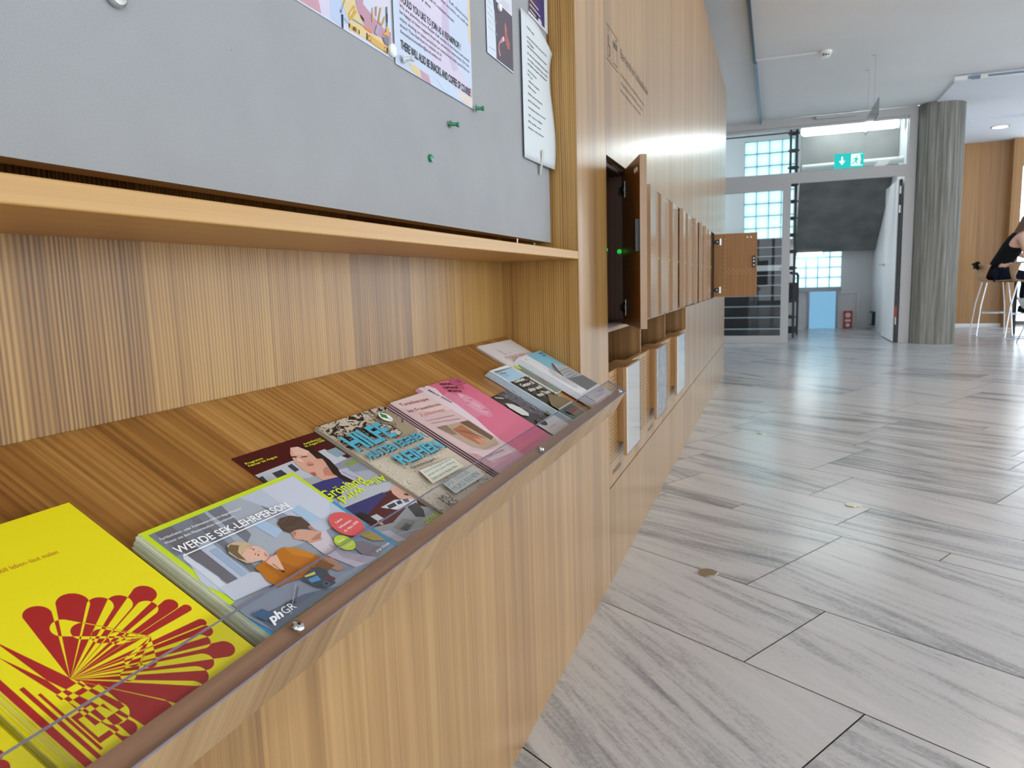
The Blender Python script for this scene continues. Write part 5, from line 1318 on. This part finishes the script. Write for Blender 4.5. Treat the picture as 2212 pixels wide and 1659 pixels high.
# window front on the right side of the hall and the unseen left and near sides
mb = MB(); mb.box(9, 9.2, -6, 15, 0, .12); mb.box(9, 9.2, -6, 15, 2.85, CEIL+.2)
for k_ in range(13): mb.box(9, 9.14, -6+k_*1.75-.05, -6+k_*1.75+.05, .12, 2.85)
struct(mb.build('window_4', 'frame'))
mb = MB(); mb.box(-3.2, -3, -6, 11.2, 0, 3.9); mb.box(-3.2, -3, 11.2, 14.4, 0, .2); mb.box(-3.2, -3, 11.2, 14.4, 3.6, 3.9); struct(mb.build('wall_side', 'white_paint'))  # opening beside the stair hall is added, out of view, to brighten it
mb = MB(); mb.box(-3, 9, -6.2, -6, 0, .12); mb.box(-3, 9, -6.2, -6, 2.85, CEIL+.2)
for k_ in range(8): mb.box(-3+k_*1.7-.05, -3+k_*1.7+.05, -6.14, -6, .12, 2.85)
struct(mb.build('added_window_5', 'frame'))  # unseen window front behind the camera, added to brighten the ceiling

# steel discs let into the floor
for i, (x_, y_) in enumerate(((.280, 2.273), (.782, 3.139), (.409, 4.529))):
    mb = MB(); mb.lathe((x_, y_, .0003), (0, 0, 1), [(0, .0305), (.002, .0305), (.0035, .029)], 32); tag(mb.build('floor_disc', 'disc'), ['round metal floor disc nearest to the viewer', 'round metal floor disc out in the middle of the hall floor', 'farthest round metal floor disc, close to the lockers'][i], 'floor disc', 'metal floor discs')

# ---------------------------------------------------------------- bar stools, table, person
def stool(x, y, rot, label):
    e_ = empty('bar_stool', (x, y, 0), label, 'bar stool', 'wire bar stools', rot)
    # seat shell, faces +x, curved back towards -x
    mb = MB(); N1, N2 = 14, 12; vs_ = []
    prof = [(.21, .785), (.15, .80), (.05, .795), (-.08, .79), (-.15, .80), (-.195, .84), (-.21, .90), (-.225, .98), (-.23, 1.03)]
    for (px_, pz_) in prof:
        for j in range(N2+1):
            t = -1+2*j/N2; back = max(0, (pz_-.80)/.23); w_ = .20-.02*back
            vs_.append((px_+(.12*back+.01)*t*t, t*w_, pz_+.012*t*t-.02*back*t*t*t*t))
    n_ = N2+1; mb.mesh(vs_, [(i*n_+j, i*n_+j+1, (i+1)*n_+j+1, (i+1)*n_+j) for i in range(len(prof)-1) for j in range(N2)], 0, (1, 1, 1), True)
    o = mb.build('seat_shell', 'stool_wood', e_); so = o.modifiers.new('thick', 'SOLIDIFY'); so.thickness = .014
    for sy in (-1, 1):
        for (xt, xb) in ((-.13, -.24), (.13, .20)):
            mb = MB(); mb.tube([(xt, sy*.13, .775), (xb*.6+xt*.4, sy*.16, .45), (xb, sy*.20, .012)], .008, 8); mb.build('leg', 'chrome', e_)
        mb = MB(); mb.tube([(-.24, sy*.20, .012), (.20, sy*.20, .012)], .008, 8); mb.build('runner', 'chrome', e_)
    mb = MB(); mb.tube([(-.165, -.165, .34), (-.165, .165, .34), (.165, .165, .34), (.165, -.165, .34), (-.165, -.165, .34)], .007, 8); mb.build('foot_rest', 'chrome', e_)
    return e_
stool(3.46, 12.25, 0, 'bar stool with the person in black sitting on it')
stool(3.74, 11.75, -.25, 'bar stool cut by the right picture edge, next to the person in black')
tb = empty('bar_table', (4.25, 12.3, 0), 'high white table at the right picture edge', 'table')
mb = MB(); mb.box(3.74, 5.0, 11.9, 12.7, 1.035, 1.06); child(mb.build('table_top', 'white'), tb)
for (x_, y_) in ((3.82, 12.62), (4.9, 12.62), (3.86, 11.98), (4.9, 11.98)):
    mb = MB(); mb.box(x_-.02, x_+.02, y_-.02, y_+.02, 0, 1.035); child(mb.build('leg', 'black_steel'), tb)

def skin(name, joints, edges, mat, parent=None, root=0, sub=2):
    me = bpy.data.meshes.new(name); me.from_pydata([j[:3] for j in joints], edges, []); me.materials.append(M[mat])
    o = bpy.data.objects.new(name, me); COL.objects.link(o)
    sk = o.modifiers.new('skin', 'SKIN'); sk.use_smooth_shade = True
    for i, j in enumerate(joints):
        r = j[3]; me.skin_vertices[0].data[i].radius = (r, j[4] if len(j) > 4 else r); me.skin_vertices[0].data[i].use_root = (i == root)
    ss = o.modifiers.new('sub', 'SUBSURF'); ss.levels = sub; ss.render_levels = sub
    if parent: child(o, parent)
    return o
PX, PY = 3.47, 12.25
per = empty('person', (PX, PY, .8), 'person with long brown hair in a black sleeveless top sitting on a bar stool', 'person')
J_ = [(PX, PY, .90, .15, .13), (PX+.06, PY, 1.05, .13, .115), (PX+.15, PY, 1.22, .14, .12), (PX+.24, PY, 1.38, .13, .11), (PX+.31, PY, 1.47, .06), (PX+.37, PY, 1.56, .055), (PX+.40, PY, 1.66, .085, .095), (PX+.41, PY, 1.73, .07),
      (PX+.24, PY-.17, 1.40, .055), (PX+.28, PY-.24, 1.18, .043), (PX+.44, PY-.22, 1.10, .036), (PX+.56, PY-.18, 1.085, .028),
      (PX+.24, PY+.17, 1.40, .055), (PX+.30, PY+.24, 1.18, .043), (PX+.48, PY+.20, 1.10, .036), (PX+.60, PY+.14, 1.085, .028),
      (PX+.05, PY-.10, .88, .09), (PX+.40, PY-.12, .83, .07), (PX+.36, PY-.12, .42, .05), (PX+.46, PY-.12, .37, .035),
      (PX+.05, PY+.10, .88, .09), (PX+.42, PY+.12, .83, .07), (PX+.38, PY+.12, .42, .05), (PX+.48, PY+.12, .37, .035)]
E_ = [(0, 1), (1, 2), (2, 3), (3, 4), (4, 5), (5, 6), (6, 7), (3, 8), (8, 9), (9, 10), (10, 11), (3, 12), (12, 13), (13, 14), (14, 15), (0, 16), (16, 17), (17, 18), (18, 19), (0, 20), (20, 21), (21, 22), (22, 23)]
for b0_, sy in ((11, -1), (15, 1)):
    bx_, by_, bz_ = J_[b0_][:3]
    for f_, (dx, dy, L_) in enumerate(((.02, -.03, .05), (.045, -.018, .075), (.05, 0, .08), (.045, .016, .075), (.04, .03, .06))):
        i0 = len(J_); J_.append((bx_+dx, by_+dy, bz_+.004, .010)); J_.append((bx_+dx+L_*.6, by_+dy*1.4, bz_+.002, .008)); J_.append((bx_+dx+L_, by_+dy*1.5, bz_-.01, .007)); E_ += [(b0_, i0), (i0, i0+1), (i0+1, i0+2)]
skin('body', J_, E_, 'skin', per)
T_ = [(PX-.01, PY, .92, .172, .150), (PX+.06, PY, 1.05, .150, .135), (PX+.15, PY, 1.22, .160, .140), (PX+.235, PY, 1.36, .150, .128), (PX+.285, PY, 1.43, .09, .085), (PX+.23, PY-.10, 1.38, .10), (PX+.23, PY+.10, 1.38, .10)]
skin('top', T_, [(0, 1), (1, 2), (2, 3), (3, 4), (3, 5), (3, 6)], 'black_cloth', per)
H_ = [(PX-.02, PY, .885, .178, .105), (PX+.05, PY-.10, .885, .108), (PX+.40, PY-.12, .835, .088), (PX+.365, PY-.12, .46, .066), (PX+.05, PY+.10, .885, .108), (PX+.42, PY+.12, .835, .088), (PX+.385, PY+.12, .46, .066)]
skin('trousers', H_, [(0, 1), (1, 2), (2, 3), (0, 4), (4, 5), (5, 6)], 'navy_cloth', per)
for sy in (-1, 1):
    mb = MB(); x0_ = PX+.36+.02*(sy > 0)
    mb.hexa([(x0_-.06, PY+sy*.12-.045, .33), (x0_+.20, PY+sy*.12-.045, .33), (x0_+.20, PY+sy*.12+.045, .33), (x0_-.06, PY+sy*.12+.045, .33)], [(x0_-.05, PY+sy*.12-.04, .43), (x0_+.06, PY+sy*.12-.04, .43), (x0_+.06, PY+sy*.12+.04, .43), (x0_-.05, PY+sy*.12+.04, .43)]); child(mb.build('shoe', 'black_cloth', bevel=.02), per)
Hh = [(PX+.385, PY, 1.70, .115, .118), (PX+.35, PY, 1.60, .115, .105), (PX+.27, PY, 1.50, .105, .07), (PX+.20, PY-.02, 1.42, .085, .045), (PX+.14, PY-.03, 1.34, .05, .025)]
skin('hair', Hh, [(0, 1), (1, 2), (2, 3), (3, 4)], 'hair', per)
# face of the person (turned to the table)
mb = MB()
for sy in (-1, 1):
    mb.lathe((PX+.478, PY+sy*.032, 1.665), (1, 0, 0), [(0, .010), (.006, .008), (.008, .003)], 10)
child(mb.build('eyes', 'black', per), per)
# coat on the stool
mb = MB(); N_ = 10
vs_ = []
for i in range(N_+1):
    for j in range(7):
        t = i/N_; vs_.append((PX-.245-.03*math.sin(j*1.3+t*3), PY-.19+.38*t, 1.055-.035*j+.012*math.sin(t*9+j)))
mb.mesh(vs_, [(i*7+j, i*7+j+1, (i+1)*7+j+1, (i+1)*7+j) for i in range(N_) for j in range(2)], 0, (1, 1, 1), True)
o = mb.build('jacket', 'black_cloth'); so = o.modifiers.new('thick', 'SOLIDIFY'); so.thickness = .03; tag(o, 'dark jacket lying over the back of the occupied bar stool', 'jacket')
# low white chair in front of the stools
lc = empty('chair', (3.66, 10.9, 0), 'low white shell chair cut by the right picture edge', 'chair')
mb = MB(); vs_ = []
prof = [(.22, .455), (.1, .44), (-.1, .43), (-.19, .46), (-.23, .53), (-.25, .58)]
for (px_, pz_) in prof:
    for j in range(11):
        t = -1+2*j/10; vs_.append((3.66+px_+.05*t*t*(1 if px_ < -.15 else 0), 10.9+t*.22, pz_+.02*t*t))
mb.mesh(vs_, [(i*11+j, i*11+j+1, (i+1)*11+j+1, (i+1)*11+j) for i in range(5) for j in range(10)], 0, (1, 1, 1), True)
o = child(mb.build('seat_shell', 'white'), lc); so = o.modifiers.new('thick', 'SOLIDIFY'); so.thickness = .015
for (a_, b_) in ((-1, -1), (-1, 1), (1, -1), (1, 1)):
    mb = MB(); mb.tube([(3.66+a_*.08, 10.9+b_*.08, .425), (3.66+a_*.2, 10.9+b_*.2, .0)], .008, 8); child(mb.build('leg', 'chrome'), lc)
